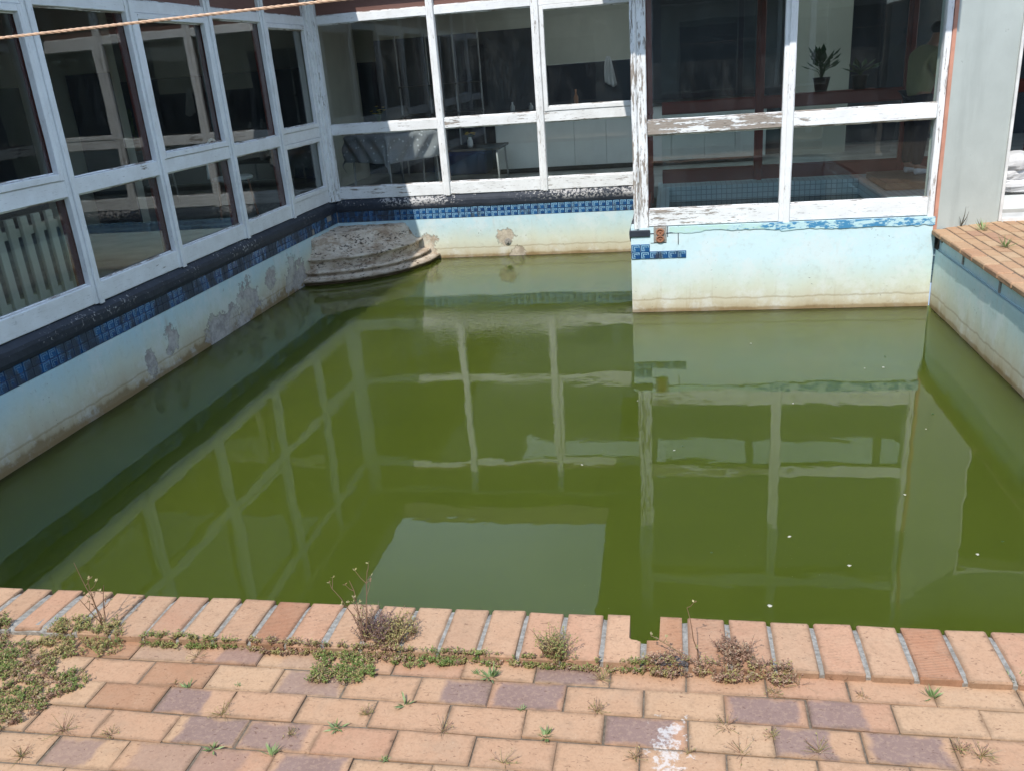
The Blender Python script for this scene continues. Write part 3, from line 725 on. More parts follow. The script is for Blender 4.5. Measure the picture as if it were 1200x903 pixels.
for r, (yc, ph) in enumerate(rows):
    for k in range(-12, 7):
        xc = ph + PL*k + PL/2
        if xc < -2.35 or xc > 1.25: continue
        rnd = random.Random(r*100+k+5000)
        o = link('brick', pav_me[rnd.randrange(5)], None, pav); o.matrix_parent_inverse = Matrix.Translation(pav.location).inverted()
        hy = yc - .0009*xc   # courses are not perfectly parallel
        o.location = (xc+rnd.uniform(-.0018, .0018), hy+rnd.uniform(-.0012, .0012), rnd.uniform(-.0025, .0018))
        o.rotation_euler = (rnd.uniform(-.010, .010), rnd.uniform(-.008, .008), rnd.uniform(-.006, .006)+(math.pi if rnd.random() < .5 else 0))
        base = rnd.choice([(.510, .318, .190), (.500, .302, .182), (.494, .293, .178), (.476, .268, .166), (.518, .330, .200)])
        if (r, k) in ((1, -8), (0, -9), (2, -8)): base = (0.405, 0.219, 0.125)
        o.color = (*base, 1); o['purple'] = float(purple.get((r, k), 0.0)); o['px'] = rnd.uniform(-.02, .02) if rnd.random() < .6 else rnd.choice((-.05, .05)); o['ribbed'] = 0.0; o['hx'] = .095; o['hy'] = .047

# ------------------------------------------------------------------ right-hand terrace
pav2 = empty('brick_paving', (3, 6, 0)); tag(pav2, 'sunlit brick terrace beside the grey wall', None, None, 'structure')
slab('joint_bed', (XR+.05, YC1+.02, -.2), (7.5, 8.6, -.0045), SOIL, pav2)
e_me = [brick_mesh(.241, .112, .044, .009, seed=60+i) for i in range(3)]
p2 = [brick_mesh(PL-.010, PW-.007, .05, .003, seed=80+i) for i in range(3)]
def place2(me, x, y, rz, base, name='brick'):
    o = link(name, me, None, pav2); o.matrix_parent_inverse = Matrix.Translation(pav2.location).inverted()
    o.location = (x, y, random.uniform(-.002, .0015)); o.rotation_euler = (random.uniform(-.006, .006), random.uniform(-.006, .006), rz+random.uniform(-.006, .006))
    o.color = (*base, 1); o['purple'] = 0.0; o['px'] = 0.0; o['ribbed'] = 0.0; o['hx'] = .124 if me in e_me else .095; o['hy'] = .056 if me in e_me else .047
y = 7.42; i = 0
while y > 4.2:
    base = random.choice([(0.504, 0.318, 0.186), (0.486, 0.292, 0.171), (0.468, 0.267, 0.156), (0.522, 0.344, 0.205)])
    place2(e_me[i % 3], XR+.012+.0, y-.124, math.pi/2, base); y -= .2505 if i % 3 != 2 else .262; i += 1
for c in range(8):
    x = XR+.068+.05+c*.0985; y = 7.78-(.097 if c % 2 else 0)
    while y > 4.6 + c*.1:
        place2(p2[c % 3], x, y-.097, math.pi/2, random.choice([(0.513, 0.327, 0.190), (0.495, 0.305, 0.179), (0.477, 0.284, 0.167), (0.531, 0.361, 0.220), (0.432, 0.249, 0.160)])); y -= .194
# dark drip stains under the brick joints
for (yy, L) in ((7.36, .05), (6.80, .10), (6.46, .03), (6.02, .115), (5.52, .05), (5.24, .10)):
    mb = MB(); mb.box((XR+.020, yy-.016, -.052-L), (XR+.04, yy+.014, -.046), .003); o = mb.build('joint_stub', MORTAR, pav2)

# ------------------------------------------------------------------ window walls
BOARD = mat_wood('red_brown_boards', (.12, .055, .042), (.22, .11, .085), (1.5, 1.5, 14))
def window_wall(label, fn, axis, muls, edge0, edge1, sashes, wear_fn, red_inside=True, outer=True, all_red=False, mw=.092, post0=None, post1=None, base_z=Z_FB):
    """fn(u,d,z) -> world corner; axis letter of u; muls list of mullion centres; bays between edge0, muls.., edge1"""
    mid = fn((edge0+edge1)/2, 0, base_z)
    t = empty('window_wall', mid); tag(t, label, 'window wall')
    def mem(name, u0, u1, z0, z1, d0, d1, ax, mat, parent=t, wear=.4, ch=.005, amp=.0022):
        a = fn(u0, d0, z0); b = fn(u1, d1, z1)
        lo = tuple(min(p, q) for p, q in zip(a, b)); hi = tuple(max(p, q) for p, q in zip(a, b))
        return member(name, lo, hi, ax, mat, parent, ch, amp, wear)
    PV = RED if all_red else PAINT['z']; PH = RED if all_red else PAINT[axis]
    for m in muls:
        w = wear_fn(m, 1.0)
        o = mem('mullion', m-mw/2, m+mw/2, base_z-.002, Z_EAVE-.02, -.062, -.014, 'z', PV, wear=w)
        b = mem('cover_bead', m-.012, m+mw/2-.006, base_z-.008, Z_EAVE-.03, -.0135, .002, 'z', PV, wear=w, ch=.004)
        if red_inside: mem('inner_mullion', m-.03, m+.03, base_z, Z_EAVE-.02, -.145, -.075, 'z', RED, ch=.004)
    bounds = [edge0]+list(muls)+[edge1]
    for i in range(len(bounds)-1):
        u0 = bounds[i]+(mw/2 if i > 0 else 0); u1 = bounds[i+1]-(mw/2 if i < len(bounds)-2 else 0)
        um = (u0+u1)/2
        e = .001
        mem('bottom_rail', u0+e, u1-e, base_z, Z_FT, -.062, -.018, axis, PH, wear=wear_fn(um, .2))
        mem('middle_rail', u0+e, u1-e, Z_MB, Z_MT, -.062, -.020, axis, PH, wear=wear_fn(um, .9))
        mem('top_rail', u0+e, u1-e, Z_TRB, Z_TRT, -.062, -.022, axis, PH, wear=wear_fn(um, 2.1)*.6)
        mem('head_rail', u0+e, u1-e, Z_EAVE-.10, Z_EAVE-.02, -.062, -.022, axis, PH, wear=.2)
        if red_inside:
            for za, zb in ((base_z+.02, Z_FT-.02), (Z_MB+.02, Z_MT-.02), (Z_TRB+.02, Z_TRT-.02)):
                mem('inner_rail', u0+.01, u1-.01, za, zb, -.13, -.075, axis, RED, ch=.004)
        for j, (za, zb) in enumerate(((Z_FT, Z_MB), (Z_MT, Z_TRB), (Z_TRT, Z_EAVE-.10))):
            host = t
            a0, a1, b0, b1 = u0, u1, za, zb
            if (i, j) in sashes:
                s = .048
                # a sash: four stiles and rails, the pane is its child
                sh = mem('sash', a0+.003, a0+s, b0+.003, b1-.003, -.058, -.010, 'z', PV, wear=wear_fn(um, 1.5), ch=.004)
                for nm, q in (('sash_stile', (a1-s, a1-.003, b0+.003, b1-.003, 'z', PV)), ('sash_rail', (a0+s+.001, a1-s-.001, b0+.003, b0+s, axis, PH)), ('sash_rail', (a0+s+.001, a1-s-.001, b1-s, b1-.003, axis, PH))):
                    p = mem(nm, q[0], q[1], q[2], q[3], -.058, -.0105, q[4], q[5], parent=t, wear=wear_fn(um, 1.5), ch=.004)
                a0 += s; a1 -= s; b0 += s; b1 -= s
            # putty bead round the glass
            for q in ((a0, a1, b0, b0+.012, axis), (a0, a1, b1-.012, b1, axis)):
                mem('putty', q[0]+.002, q[1]-.002, q[2]+.001, q[3]-.001, -.060, -.044, q[4], PH, wear=.75, ch=.004, amp=.003)
            if j == 2:
                mem('transom_board', a0+.002, a1-.002, b0+.001, b0+(b1-b0)*.5, -.058, -.046, axis, BOARD, ch=.003)
                mem('transom_board', a0+.002, a1-.002, b0+(b1-b0)*.5+.002, b1-.001, -.058, -.046, axis, BOARD, ch=.003)
                continue
            A = fn(a0-.002, -.0665, b0-.002); B = fn(a1+.002, -.0625, b1+.002)
            lo = tuple(min(p, q) for p, q in zip(A, B)); hi = tuple(max(p, q) for p, q in zip(A, B))
            mb = MB(); mb.box(lo, hi); mb.build('pane', GLASS, host)
    return t, mem

wfL = lambda u, z: .28 + .10*mnoise.noise(Vector((u*1.3, z*2, 0)))
tL, memL = window_wall('long shaded window wall of white timber frames on the left', lambda u, d, z: (XL+d, u, z), 'y',
    [1.92, 3.07, 4.22, 5.36, 6.50, 7.71, 8.82], .8, 9.90, {(3, 0): 0, (4, 1): 0, (6, 1): 0, (8, 0): 0, (8, 1): 0, (2, 1): 0} and {(3, 1), (5, 1), (7, 0), (7, 1), (1, 1)}, wfL)
def wfB(u, z):
    return .42 + .25*mnoise.noise(Vector((u*1.1, z*2, 7))) + (.12 if u > -2.6 and z < 1 else 0)
tB, memB = window_wall('back window wall with white peeling frames above the tile band', lambda u, d, z: (u, YB-d, z), 'x',
    [-2.625, -1.452], XL+.075, XBAY-.03, {(2, 1)}, wfB)
# corner post group where the two walls meet
pc = member('corner_post', (XL-.055, 9.905, Z_FB-.01), (XL+.012, YB-.0, Z_EAVE-.02), 'z', PAINT['z'], tB, .006, .0025, .5)
member('corner_post', (XL+.013, YB-.030, Z_FB-.01), (XL+.074, YB+.055, Z_EAVE-.02), 'z', PAINT['z'], tB, .006, .0025, .55)
member('corner_post', (XL-.0, YB-.075, Z_FB-.01), (XL+.040, YB-.032, Z_EAVE-.02), 'z', PAINT['z'], tB, .006, .002, .5)
def wfF(u, z):
    w = .52
    if z < 1.5 and .5 < z and u < .8: w = 1.02
    elif z < .5: w = .60 if u < .9 else .45
    elif u > .9 and z < 1.4: w = .34
    return w
tF, memF = window_wall('projecting bay window with sunlit peeling white frames', lambda u, d, z: (u, YBAY-d, z), 'x',
    [.928], XBAY+.155, 2.045, set(), wfF, mw=.092)
for (a, b, d) in (((XBAY+.028, YBAY-.004, Z_FB-.015), (XBAY+.078, YBAY+.09, Z_EAVE-.02), .78), ((XBAY+.079, YBAY+.004, Z_FB-.015), (XBAY+.153, YBAY+.08, Z_EAVE-.02), .70), ((XBAY+.052, YBAY-.014, Z_FB-.01), (XBAY+.068, YBAY-.005, Z_EAVE-.02), .7)):
    member('corner_post', a, b, 'z', PAINT['z'], tF, .006, .0035, d)
member('end_post', (2.046, YBAY+.004, Z_FB-.01), (2.094, YBAY+.09, Z_EAVE-.02), 'z', PAINT['z'], tF, .005, .003, .55)
tS, memS = window_wall('side of the window bay facing the shaded wall', lambda u, d, z: (XBAY+.03-d, u, z), 'y', [8.72], YBAY+.105, YB-.01, set(), lambda u, z: .5)
tP, memP = window_wall('red painted inner window partition behind the spa bath', lambda u, d, z: (u, YB-d, z), 'x', [.95, 2.45, 3.7], XBAY+.25, 4.6, set(), lambda u, z: 0, red_inside=False, all_red=True)

# ------------------------------------------------------------------ grey wall pier, trim and door
pier = empty('wall_pier', (2.35, 7.5, 0)); tag(pier, 'grey green painted wall pier with salmon edge beside the bay', 'wall')
PA, PB = Vector((2.122, 7.425)), Vector((2.655, 7.655)); dirp = (PB-PA).normalized(); nrm = Vector((dirp.y, -dirp.x))
def on_pier(s, d, z): p = PA+dirp*s+nrm*d; return (p.x, p.y, z)
mb = MB(); L = (PB-PA).length; NU, NV = 8, 40; vs = []
for i in range(NU+1):
    for j in range(NV+1):
        s = L*i/NU; z = -.02+(Z_EAVE+.0)*j/NV; p = on_pier(s, 0, z); vs.append(on_pier(s, mnoise.noise(Vector(p)*3)*.004, z))
mb.add(vs, [(i*(NV+1)+j, (i+1)*(NV+1)+j, (i+1)*(NV+1)+j+1, i*(NV+1)+j+1) for i in range(NU) for j in range(NV)])
cs = [on_pier(0, -.001, 0), on_pier(L, -.001, 0), on_pier(L, -.18, 0), on_pier(0, -.18, 0)]
mb.add([(x, y, -.02) for x, y, _ in cs]+[(x, y, Z_EAVE-.02) for x, y, _ in cs], [(0, 3, 2, 1), (4, 5, 6, 7), (1, 2, 6, 5), (2, 3, 7, 6), (3, 0, 4, 7)])
mb.build('wall', GREYWALL, pier)
mb = MB(); cs = [(2.096, 7.418), (2.1205, 7.410), (2.1205, 7.50), (2.096, 7.50)]
mb.add([(x, y, .0) for x, y in cs]+[(x, y, Z_EAVE-.02) for x, y in cs], [(0, 3, 2, 1), (4, 5, 6, 7), (0, 1, 5, 4), (1, 2, 6, 5), (2, 3, 7, 6), (3, 0, 4, 7)])
mb.build('edge_trim', SALMON, pier)
door = empty('doorway', (3.1, 7.75, 0)); tag(door, 'open doorway with narrow white frame at the right edge', 'doorway')
D0, D1 = 2.657, 3.60
mb = MB(); mb.box((D0, 7.635, -.0), (D0+.022, 7.80, 2.10), .003); mb.build('door_frame', WHITEP, door)
mb = MB(); mb.box((D1, 7.635, -.0), (D1+.05, 7.80, 2.10), .003); mb.build('door_frame', WHITEP, door)
mb = MB(); mb.box((D0+.023, 7.635, 2.05), (D1-.001, 7.80, 2.10), .003); mb.build('door_frame', WHITEP, door)
mb = MB(); mb.box((D0+.023, 7.64, -.01), (D1-.001, 7.86, .028), .004); mb.build('threshold', WHITEP, door)
hw = slab('house_wall', (D1+.051, 7.66, -.02), (7.0, 7.84, Z_EAVE-.021), GREYWALL, None); tag(hw, 'grey green house wall to the right of the open door', 'wall')
hl = slab('door_lintel', (D0, 7.66, 2.101), (D1+.05, 7.84, Z_EAVE-.021), GREYWALL, None); hl.name = 'wall'; rebase(hl, door)

# ------------------------------------------------------------------ roof
FASC = mat_wood('weathered_brown_fascia', (.10, .06, .045), (.17, .11, .08))
_t = NT('added_rooflight_sheet'); _tl = _t.n('BsdfTranslucent', {'Color': (.66, .68, .67)}); _t.t.links.new(_tl.outputs[0], _t.out.inputs[0]); ADDLIGHT = _t.m  # sheet for the roof opening added to light the rooms
roof = empty('flat_roof', (0, 11, Z_EAVE)); tag(roof, 'low flat roof with boarded eaves above the window walls', 'roof')
OV = .44
for nm, a, b, m in (('slab', (-9, -1.5, Z_EAVE), (XL+OV-.03, 15, Z_EAVE+.16), WOODC), ('slab', (XL+OV-.029, YB-.25, Z_EAVE), (XBAY-OV-.0, 10.7, Z_EAVE+.16), WOODC), ('slab', (XL+OV-.029, 10.701, Z_EAVE), (XBAY-OV-1.48, 12.3, Z_EAVE+.16), WOODC), ('slab', (XL+OV-.029, 12.301, Z_EAVE), (XBAY-OV-.0, 15, Z_EAVE+.16), WOODC), ('slab', (XBAY-OV+.001, YBAY-.88, Z_EAVE), (1.90, 7.80, Z_EAVE+.16), WOODC), ('slab', (1.901, YBAY-.20, Z_EAVE), (7.5, 7.80, Z_EAVE+.16), WOODC),
    ('slab', (XBAY-OV+.001, 7.801, Z_EAVE), (7.5, 9.80, Z_EAVE+.16), WOODC), ('slab', (XBAY-OV+.001, 9.801, Z_EAVE), (7.5, 10.7, Z_EAVE+.16), WOODC),
    ('slab', (3.4, 10.701, Z_EAVE), (7.5, 12.3, Z_EAVE+.16), WOODC), ('slab', (XBAY-OV+.001, 12.301, Z_EAVE), (7.5, 15, Z_EAVE+.16), WOODC),
    ('added_rooflight', (XBAY-OV-1.5, 10.69, Z_EAVE+.161), (3.42, 12.31, Z_EAVE+.175), ADDLIGHT),  # added opening, passes diffused sun to brighten the rooms behind the glass
    ('fascia', (XL+OV-.029, -1.5, Z_EAVE-.012), (XL+OV, YB-.28, Z_EAVE+.20), FASC), ('fascia', (XL+OV+.001, YB-.28, Z_EAVE-.012), (XBAY-OV-.03, YB-.251, Z_EAVE+.20), FASC),
    ('fascia', (XBAY-OV-.029, YBAY-.91, Z_EAVE-.012), (XBAY-OV, YB-.252, Z_EAVE+.20), FASC), ('fascia', (XBAY-OV+.001, YBAY-.91, Z_EAVE-.012), (1.90, YBAY-.881, Z_EAVE+.20), FASC), ('fascia', (1.901, YBAY-.91, Z_EAVE-.012), (1.93, YBAY-.201, Z_EAVE+.20), FASC), ('fascia', (1.931, YBAY-.23, Z_EAVE-.012), (7.5, YBAY-.201, Z_EAVE+.20), FASC)):
    slab(nm, a, b, m, roof)

# ------------------------------------------------------------------ rooms behind the glass
fl = slab('floor', (-9, .8, -.3), (XL-.25, 14.2, FLOOR), FLOORM, None); tag(fl, kind='structure')
fl = slab('floor', (XL-.249, YB+.26, -.3), (7.2, 14.2, FLOOR), FLOORM, None); tag(fl, kind='structure')
fl = slab('floor', (2.45, 7.87, -.3), (7.2, YB+.259, FLOOR-.03), FLOORM, None); tag(fl, kind='structure')
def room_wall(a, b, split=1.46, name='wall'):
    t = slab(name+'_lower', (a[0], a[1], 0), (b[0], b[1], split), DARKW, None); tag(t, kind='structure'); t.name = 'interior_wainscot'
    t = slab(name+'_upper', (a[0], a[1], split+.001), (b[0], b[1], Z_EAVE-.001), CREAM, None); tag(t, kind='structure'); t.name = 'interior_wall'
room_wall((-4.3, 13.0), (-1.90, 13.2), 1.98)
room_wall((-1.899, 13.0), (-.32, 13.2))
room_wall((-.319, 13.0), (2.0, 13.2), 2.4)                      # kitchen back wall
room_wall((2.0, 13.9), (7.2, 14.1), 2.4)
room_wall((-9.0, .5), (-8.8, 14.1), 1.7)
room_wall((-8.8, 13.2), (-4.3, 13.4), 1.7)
w = slab('interior_wall', (-4.75, 11.2, 0), (-4.6, 13.0, Z_EAVE-.001), CREAM, None); tag(w, kind='structure')
w = slab('interior_wall', (-7.4, 9.3, 0), (-6.2, 9.45, Z_EAVE-.001), CREAM, None); tag(w, kind='structure')
w = slab('interior_wall', (7.2, 7.84, 0), (7.35, 14.1, .35), CREAM, None); tag(w, kind='structure')  # kept low: the opening above is added to let sky light in
w = slab('interior_wall', (1.55, 12.7, FLOOR), (2.35, 12.85, Z_EAVE-.001), CREAM, None); tag(w, kind='structure')
w = slab('interior_wall', (-8.8, .6, 0), (XL-.2, .8, Z_EAVE-.001), CREAM, None); tag(w, kind='structure')

# kitchen units
kc = empty('kitchen_cabinet', (-1, 12.3, FLOOR)); tag(kc, 'long run of pale grey kitchen cabinets behind the back windows', 'cabinet')
slab('carcass', (-2.42, 12.23, .12), (1.25, 12.98, .84), CABM, kc)
slab('plinth', (-2.40, 12.30, FLOOR), (1.22, 12.97, .119), DARKM, kc)
slab('countertop', (-2.45, 12.18, .841), (1.28, 12.99, .88), DARKM, kc)
xx = -2.41
for wd in (.66, .44, .44, .44, .44, .44, .40, .38):
    mb = MB(); mb.box((xx+.004, 12.212, .125), (xx+wd-.004, 12.2295, .835), .002); mb.build('door', CABM, kc); xx += wd
# table with cloth
def rect_table(name, label, cx, cy, lx, ly, h, matt, rz=0):
    t = empty(name, (cx, cy, FLOOR), rz); tag(t, label, 'table')
    mb = MB(); mb.box((-lx/2, -ly/2, h-.03), (lx/2, ly/2, h), .004); o = link('table_top', mb.mesh('table_top'), matt, t)
    for sx in (-1, 1):
        for sy in (-1, 1):
            mb = MB(); mb.tube([(sx*(lx/2-.05), sy*(ly/2-.05), h-.03), (sx*(lx/2-.03), sy*(ly/2-.03), 0)], .013, 8); link('leg', mb.mesh('leg', True), METAL, t)
    return t
rect_table('dining_table', 'thin legged table under a grey cloth behind the back window', -3.55, 11.05, .85, .85, .74, CABM, .95)
mb = MB(); NG = 44; S = .78; vs = []
for i in range(NG+1):
    for j in range(NG+1):
        u = (i/NG-.5)*2*S; v = (j/NG-.5)*2*S
        hx = .44
        ex = max(0, abs(u)-hx); ey = max(0, abs(v)-hx)
        drop = math.hypot(ex, ey)
        px = math.copysign(min(abs(u), hx), u); py = math.copysign(min(abs(v), hx), v)
        if drop > 0:
            nx, ny = (math.copysign(ex, u)/drop, math.copysign(ey, v)/drop)
            fold = .022*math.sin((u-v)*21)*min(1, drop/.1) + .02
            px += nx*(fold+drop*.08); py += ny*(fold+drop*.08)
        vs.append((px, py, .746-drop*.97))
mb.add(vs, [(i*(NG+1)+j, (i+1)*(NG+1)+j, (i+1)*(NG+1)+j+1, i*(NG+1)+j+1) for i in range(NG) for j in range(NG)])
tc = link('tablecloth', mb.mesh('tablecloth', True), CLOTH, None, (-3.55, 11.05, FLOOR)); tc.rotation_euler.z = .95
sm = tc.modifiers.new('thick', 'SOLIDIFY'); sm.thickness = .003; sm.offset = 1
tag(tc, 'grey spotted cloth hanging in points over the dining table', 'tablecloth')
rect_table('side_table', 'low dark table in the middle of the back room', -2.75, 11.65, 1.1, .7, .46, DARKM, 0)
bt = MB(); bt.box((-3.3, 12.4, FLOOR), (-2.62, 12.9, .36), .03); o = bt.build('blue_bundle', BLUEC); tag(o, 'dark blue bundle on the floor beyond the tablecloth', 'bundle')
def flowers(label, loc, n, rad, hh, seed):
    t = empty('flower_vase', loc); tag(t, label, 'flowers'); rs = random.Random(seed)
    mb = MB(); mb.lathe([(.03, 0), (.042, .03), (.036, .09), (.022, .12), (.026, .135)], n=14); link('vase', mb.mesh('vase', True), WHITEP, t)
    st = MB(); pt = MB()
    for i in range(n):
        a = rs.uniform(0, 6.28); r = rs.uniform(.2, 1)*rad; p = Vector((r*math.cos(a), r*math.sin(a), .13+hh*rs.uniform(.5, 1)))
        st.tube([(0, 0, .1), (p.x*.4, p.y*.4, .1+(p.z-.1)*.6), p], .003, 5)
        for k in range(9):
            b = 6.28*k/9; q = .028
            d1 = Vector((math.cos(b), math.sin(b), .35)); d2 = Vector((-math.sin(b), math.cos(b), 0))*.010
            pt.add([p, p+d1*q*.6+d2, p+d1*q, p+d1*q*.6-d2], [(0, 1, 2, 3)])
    link('stems', st.mesh('stems'), GREEN, t); link('petals', pt.mesh('petals'), YEL, t)
flowers('yellow flowers in a vase on the cloth covered table', (-3.70, 11.05, FLOOR+.75), 12, .09, .20, 1)
flowers('yellow flower bunch low behind the middle back pane', (-2.62, 11.46, FLOOR+.462), 18, .07, .06, 2)
# bottle, towel, items on the counter
def bottle(label, loc, mat, h=.24):
    mb = MB(); mb.lathe([(.03, 0), (.033, .01), (.033, h*.55), (.014, h*.75), (.012, h), (.001, h)], n=14)
    o = link('bottle', mb.mesh('bottle', True), mat, None, loc); tag(o, label, 'bottle')
bottle('small amber bottle on the dark kitchen counter', (-1.30, 12.55, .881), CLAY)
bottle('white plastic bottle on the kitchen counter', (-2.2, 12.5, .881), METAL, .13)
bottle('pale bottle at the far left of the counter', (-1.95, 12.6, .881), METAL, .10)
mb = MB(); vs = []
for i in range(9):
    for j in range(13):
        u = i/8-.5; v = j/12
        vs.append((u*(.035+.13*math.sqrt(v))+.03*v*v, .025*math.sin(u*17+v*2)*(.3+v), -.42*v+.10*abs(u-.2)*v))
mb.add(vs, [(i*13+j, (i+1)*13+j, (i+1)*13+j+1, i*13+j+1) for i in range(8) for j in range(12)])
tw = link('towel', mb.mesh('towel', True), WHITEC, None, (-.86, 12.93, 1.52)); tw.modifiers.new('t', 'SOLIDIFY').thickness = .006
tag(tw, 'white towel hanging against the dark kitchen wall', 'towel')
# tall rack of thin uprights deep in the back room
rk = empty('storage_rack', (-3.2, 12.7, FLOOR)); tag(rk, 'dim metal storage rack against the dark kitchen wall', 'rack')
for i, x in enumerate((-3.9, -3.45, -3.05, -2.68)):
    mb = MB(); mb.tube([(x, 12.75, FLOOR), (x, 12.75, 2.0)], .014, 6); mb.build('upright', METAL, rk)
for z in (.9, 1.3): slab('shelf', (-3.9, 12.58, z), (-2.68, 12.9, z+.02), DARKM, rk)

# spa bath in the bay
spa = empty('spa_bath', (.9, 8.8, 0)); tag(spa, 'sunken spa bath with pale mosaic rim inside the bay', 'bath')
def uvbox(name, a, b, mat, parent):
    mb = MB(); mb.box(a, b); me = mb.mesh(name); me.materials.append(mat); uv = me.uv_layers.new(name='UVMap')
    for p in me.polygons:
        ax = max(range(3), key=lambda q: abs(p.normal[q])); o1, o2 = [q for q in range(3) if q != ax]
        for li in p.loop_indices:
            c = me.vertices[me.loops[li].vertex_index].co; uv.data[li].uv = (c[o1], c[o2])
    o = bpy.data.objects.new(name, me); COL.objects.link(o); rebase(o, parent); return o
uvbox('rim', (XBAY+.2, 9.82, -.5), (2.44, YB+.25, .095), SPAT, spa)
uvbox('rim', (1.98, YBAY+.201, -.5), (2.44, 9.819, .093), SPAT, spa)
uvbox('rim', (XBAY+.2, YBAY+.201, -.5), (-.02, 9.819, .093), SPAT, spa)
slab('still_water', (-.02, YBAY+.2, -.4), (1.98, 9.82, -.065), SPAW, spa)
slab('step', (2.05, 8.9, .0955), (2.80, 9.81, .16), mat_plain('brown_step_tile', (.22, .15, .10), .5), spa)
# potted plants
def plant(label, loc, n, hgt, spread, seed, potm=CLAY, kind=0):
    t = empty('potted_plant', loc); tag(t, label, 'plant'); rs = random.Random(seed)
    mb = MB(); mb.lathe([(.06, 0), (.09, .14), (.095, .15), (.085, .15), (.08, .13), (.001, .13)], n=16); link('pot', mb.mesh('pot', True), potm, t)
    lf = MB()
    for i in range(n):
        a = rs.uniform(0, 6.28); h = hgt*rs.uniform(.35, 1); r = spread*rs.uniform(.3, 1)
        c = Vector((math.cos(a)*r, math.sin(a)*r, .14+h)); m = Vector((c.x*.4, c.y*.4, .14+h*.75))
        lf.tube([(0, 0, .13), m, c], .004, 4)
        d = (c-m).normalized(); sd = d.cross(Vector((0, 0, 1))).normalized()*.032; ln = .13
        up = d.cross(sd).normalized()*.010
        lf.add([c, c+d*ln*.5+sd+up, c+d*ln, c+d*ln*.5-sd+up, c+d*ln*.5-up*.5], [(0, 1, 4), (1, 2, 4), (2, 3, 4), (3, 0, 4)])
    link('leaves', lf.mesh('leaves'), GREEN, t)
plant('leafy potted plant on the sill before the pale wall in the bay', (1.62, 10.30, .98), 34, .24, .11, 4, DARKM)
plant('second potted plant beside the pale wall, nearer the person', (2.02, 10.32, .98), 12, .10, .10, 5, DARKM)
slab_s = slab('window_shelf', (1.3, 10.17, .93), (2.2, 10.5, .979), RED, None); tag(slab_s, 'red painted shelf carrying two potted plants in the bay', 'shelf')
plant('spiky potted plant deep in the left hand room', (-6.9, 10.6, FLOOR+.75), 18, .28, .12, 6)
rect_table('plant_table', 'dark table carrying the spiky plant in the left room', -6.9, 10.6, .6, .6, .74, DARKM)
# slatted pale screen in the left room
sc = empty('slatted_screen', (-4.55, 5.2, FLOOR)); tag(sc, 'pale upright slats of a screen low behind the nearest left pane', 'screen')
for i in range(12):
    y = 4.30+i*.135
    mb = MB(); mb.box((-4.57, y, FLOOR+.04), (-4.54, y+.070, .74), .004); mb.build('slat', CREAM, sc)
slab('screen_rail', (-4.61, 4.28, .60), (-4.571, 5.88, .66), CREAM, sc); slab('screen_rail', (-4.61, 4.28, .12), (-4.571, 5.88, .18), CREAM, sc)
# chair with round back in the left room
ch = empty('cane_chair', (-5.0, 9.4, FLOOR)); tag(ch, 'round backed cane chair behind the far left panes', 'chair')
mb = MB(); mb.lathe([(.001, .44), (.22, .44), (.23, .46), (.21, .475), (.001, .475)], (-5.0, 9.4, FLOOR), 20); mb.build('seat', CABM, ch)
for a in (.8, 2.36, 3.93, 5.5):
    mb = MB(); mb.tube([(-5+.17*math.cos(a), 9.4+.17*math.sin(a), FLOOR+.44), (-5+.22*math.cos(a), 9.4+.22*math.sin(a), FLOOR)], .014, 8); mb.build('leg', CLAY, ch)
mb = MB(); mb.tube([(-5.18, 9.4-.22*math.cos(q)*1.0, FLOOR+.48+.42*math.sin(q)) for q in [math.pi*i/16 for i in range(17)]], .014, 8); mb.build('back_hoop', CABM, ch)
# dark doorway door in the left room cross wall
dr = slab('interior_door', (-6.75, 9.27, FLOOR), (-6.2, 9.298, 1.75), DARKW, None); tag(dr, 'dark door in the pale cross wall of the left room', 'door')

# white sacks inside the doorway
sk = None
for i, (x, y, z, s) in enumerate(((2.95, 8.25, .21, 1.0), (2.97, 8.27, .315, .92), (2.93, 8.24, .41, .82))):
    mb = MB(); NA, NB = 22, 10; vs = []
    for a in range(NA):
        for b in range(NB+1):
            th = 2*math.pi*a/NA; ph = math.pi*b/NB - math.pi/2
            cx = math.copysign(abs(math.cos(th))**.6, math.cos(th)); cy = math.copysign(abs(math.sin(th))**.6, math.sin(th))
            p = Vector((.24*s*cx*abs(math.cos(ph))**.5, .18*s*cy*abs(math.cos(ph))**.5, .075*math.sin(ph)))
            d = 1+.16*mnoise.noise(p*9+Vector((i*5, 0, 0)))+.10*mnoise.noise(p*26); vs.append(p*d)
    mb.add(vs, [(a*(NB+1)+b, ((a+1) % NA)*(NB+1)+b, ((a+1) % NA)*(NB+1)+b+1, a*(NB+1)+b+1) for a in range(NA) for b in range(NB)])
    o = link('plastic_sack', mb.mesh('plastic_sack'), WHITEC, None, (x, y, z)); o.rotation_euler.z = i*.5
    tag(o, ['crumpled white sack at the bottom of the pile in the doorway', 'crumpled white sack in the middle of the doorway pile', 'crumpled white sack on top of the doorway pile'][i], 'sack')
cr = empty('crate', (2.93, 8.25, .02)); tag(cr, 'low pale crate under the white sacks in the doorway', 'crate')
for nm, a, b in (('side', (2.72, 8.06, .021), (3.14, 8.075, .14)), ('side', (2.72, 8.42, .021), (3.14, 8.435, .14)), ('side', (2.72, 8.076, .021), (2.735, 8.419, .14)), ('side', (3.125, 8.076, .021), (3.14, 8.419, .14)), ('bottom', (2.736, 8.076, .022), (3.124, 8.419, .035))):
    slab(nm, a, b, CABM, cr)

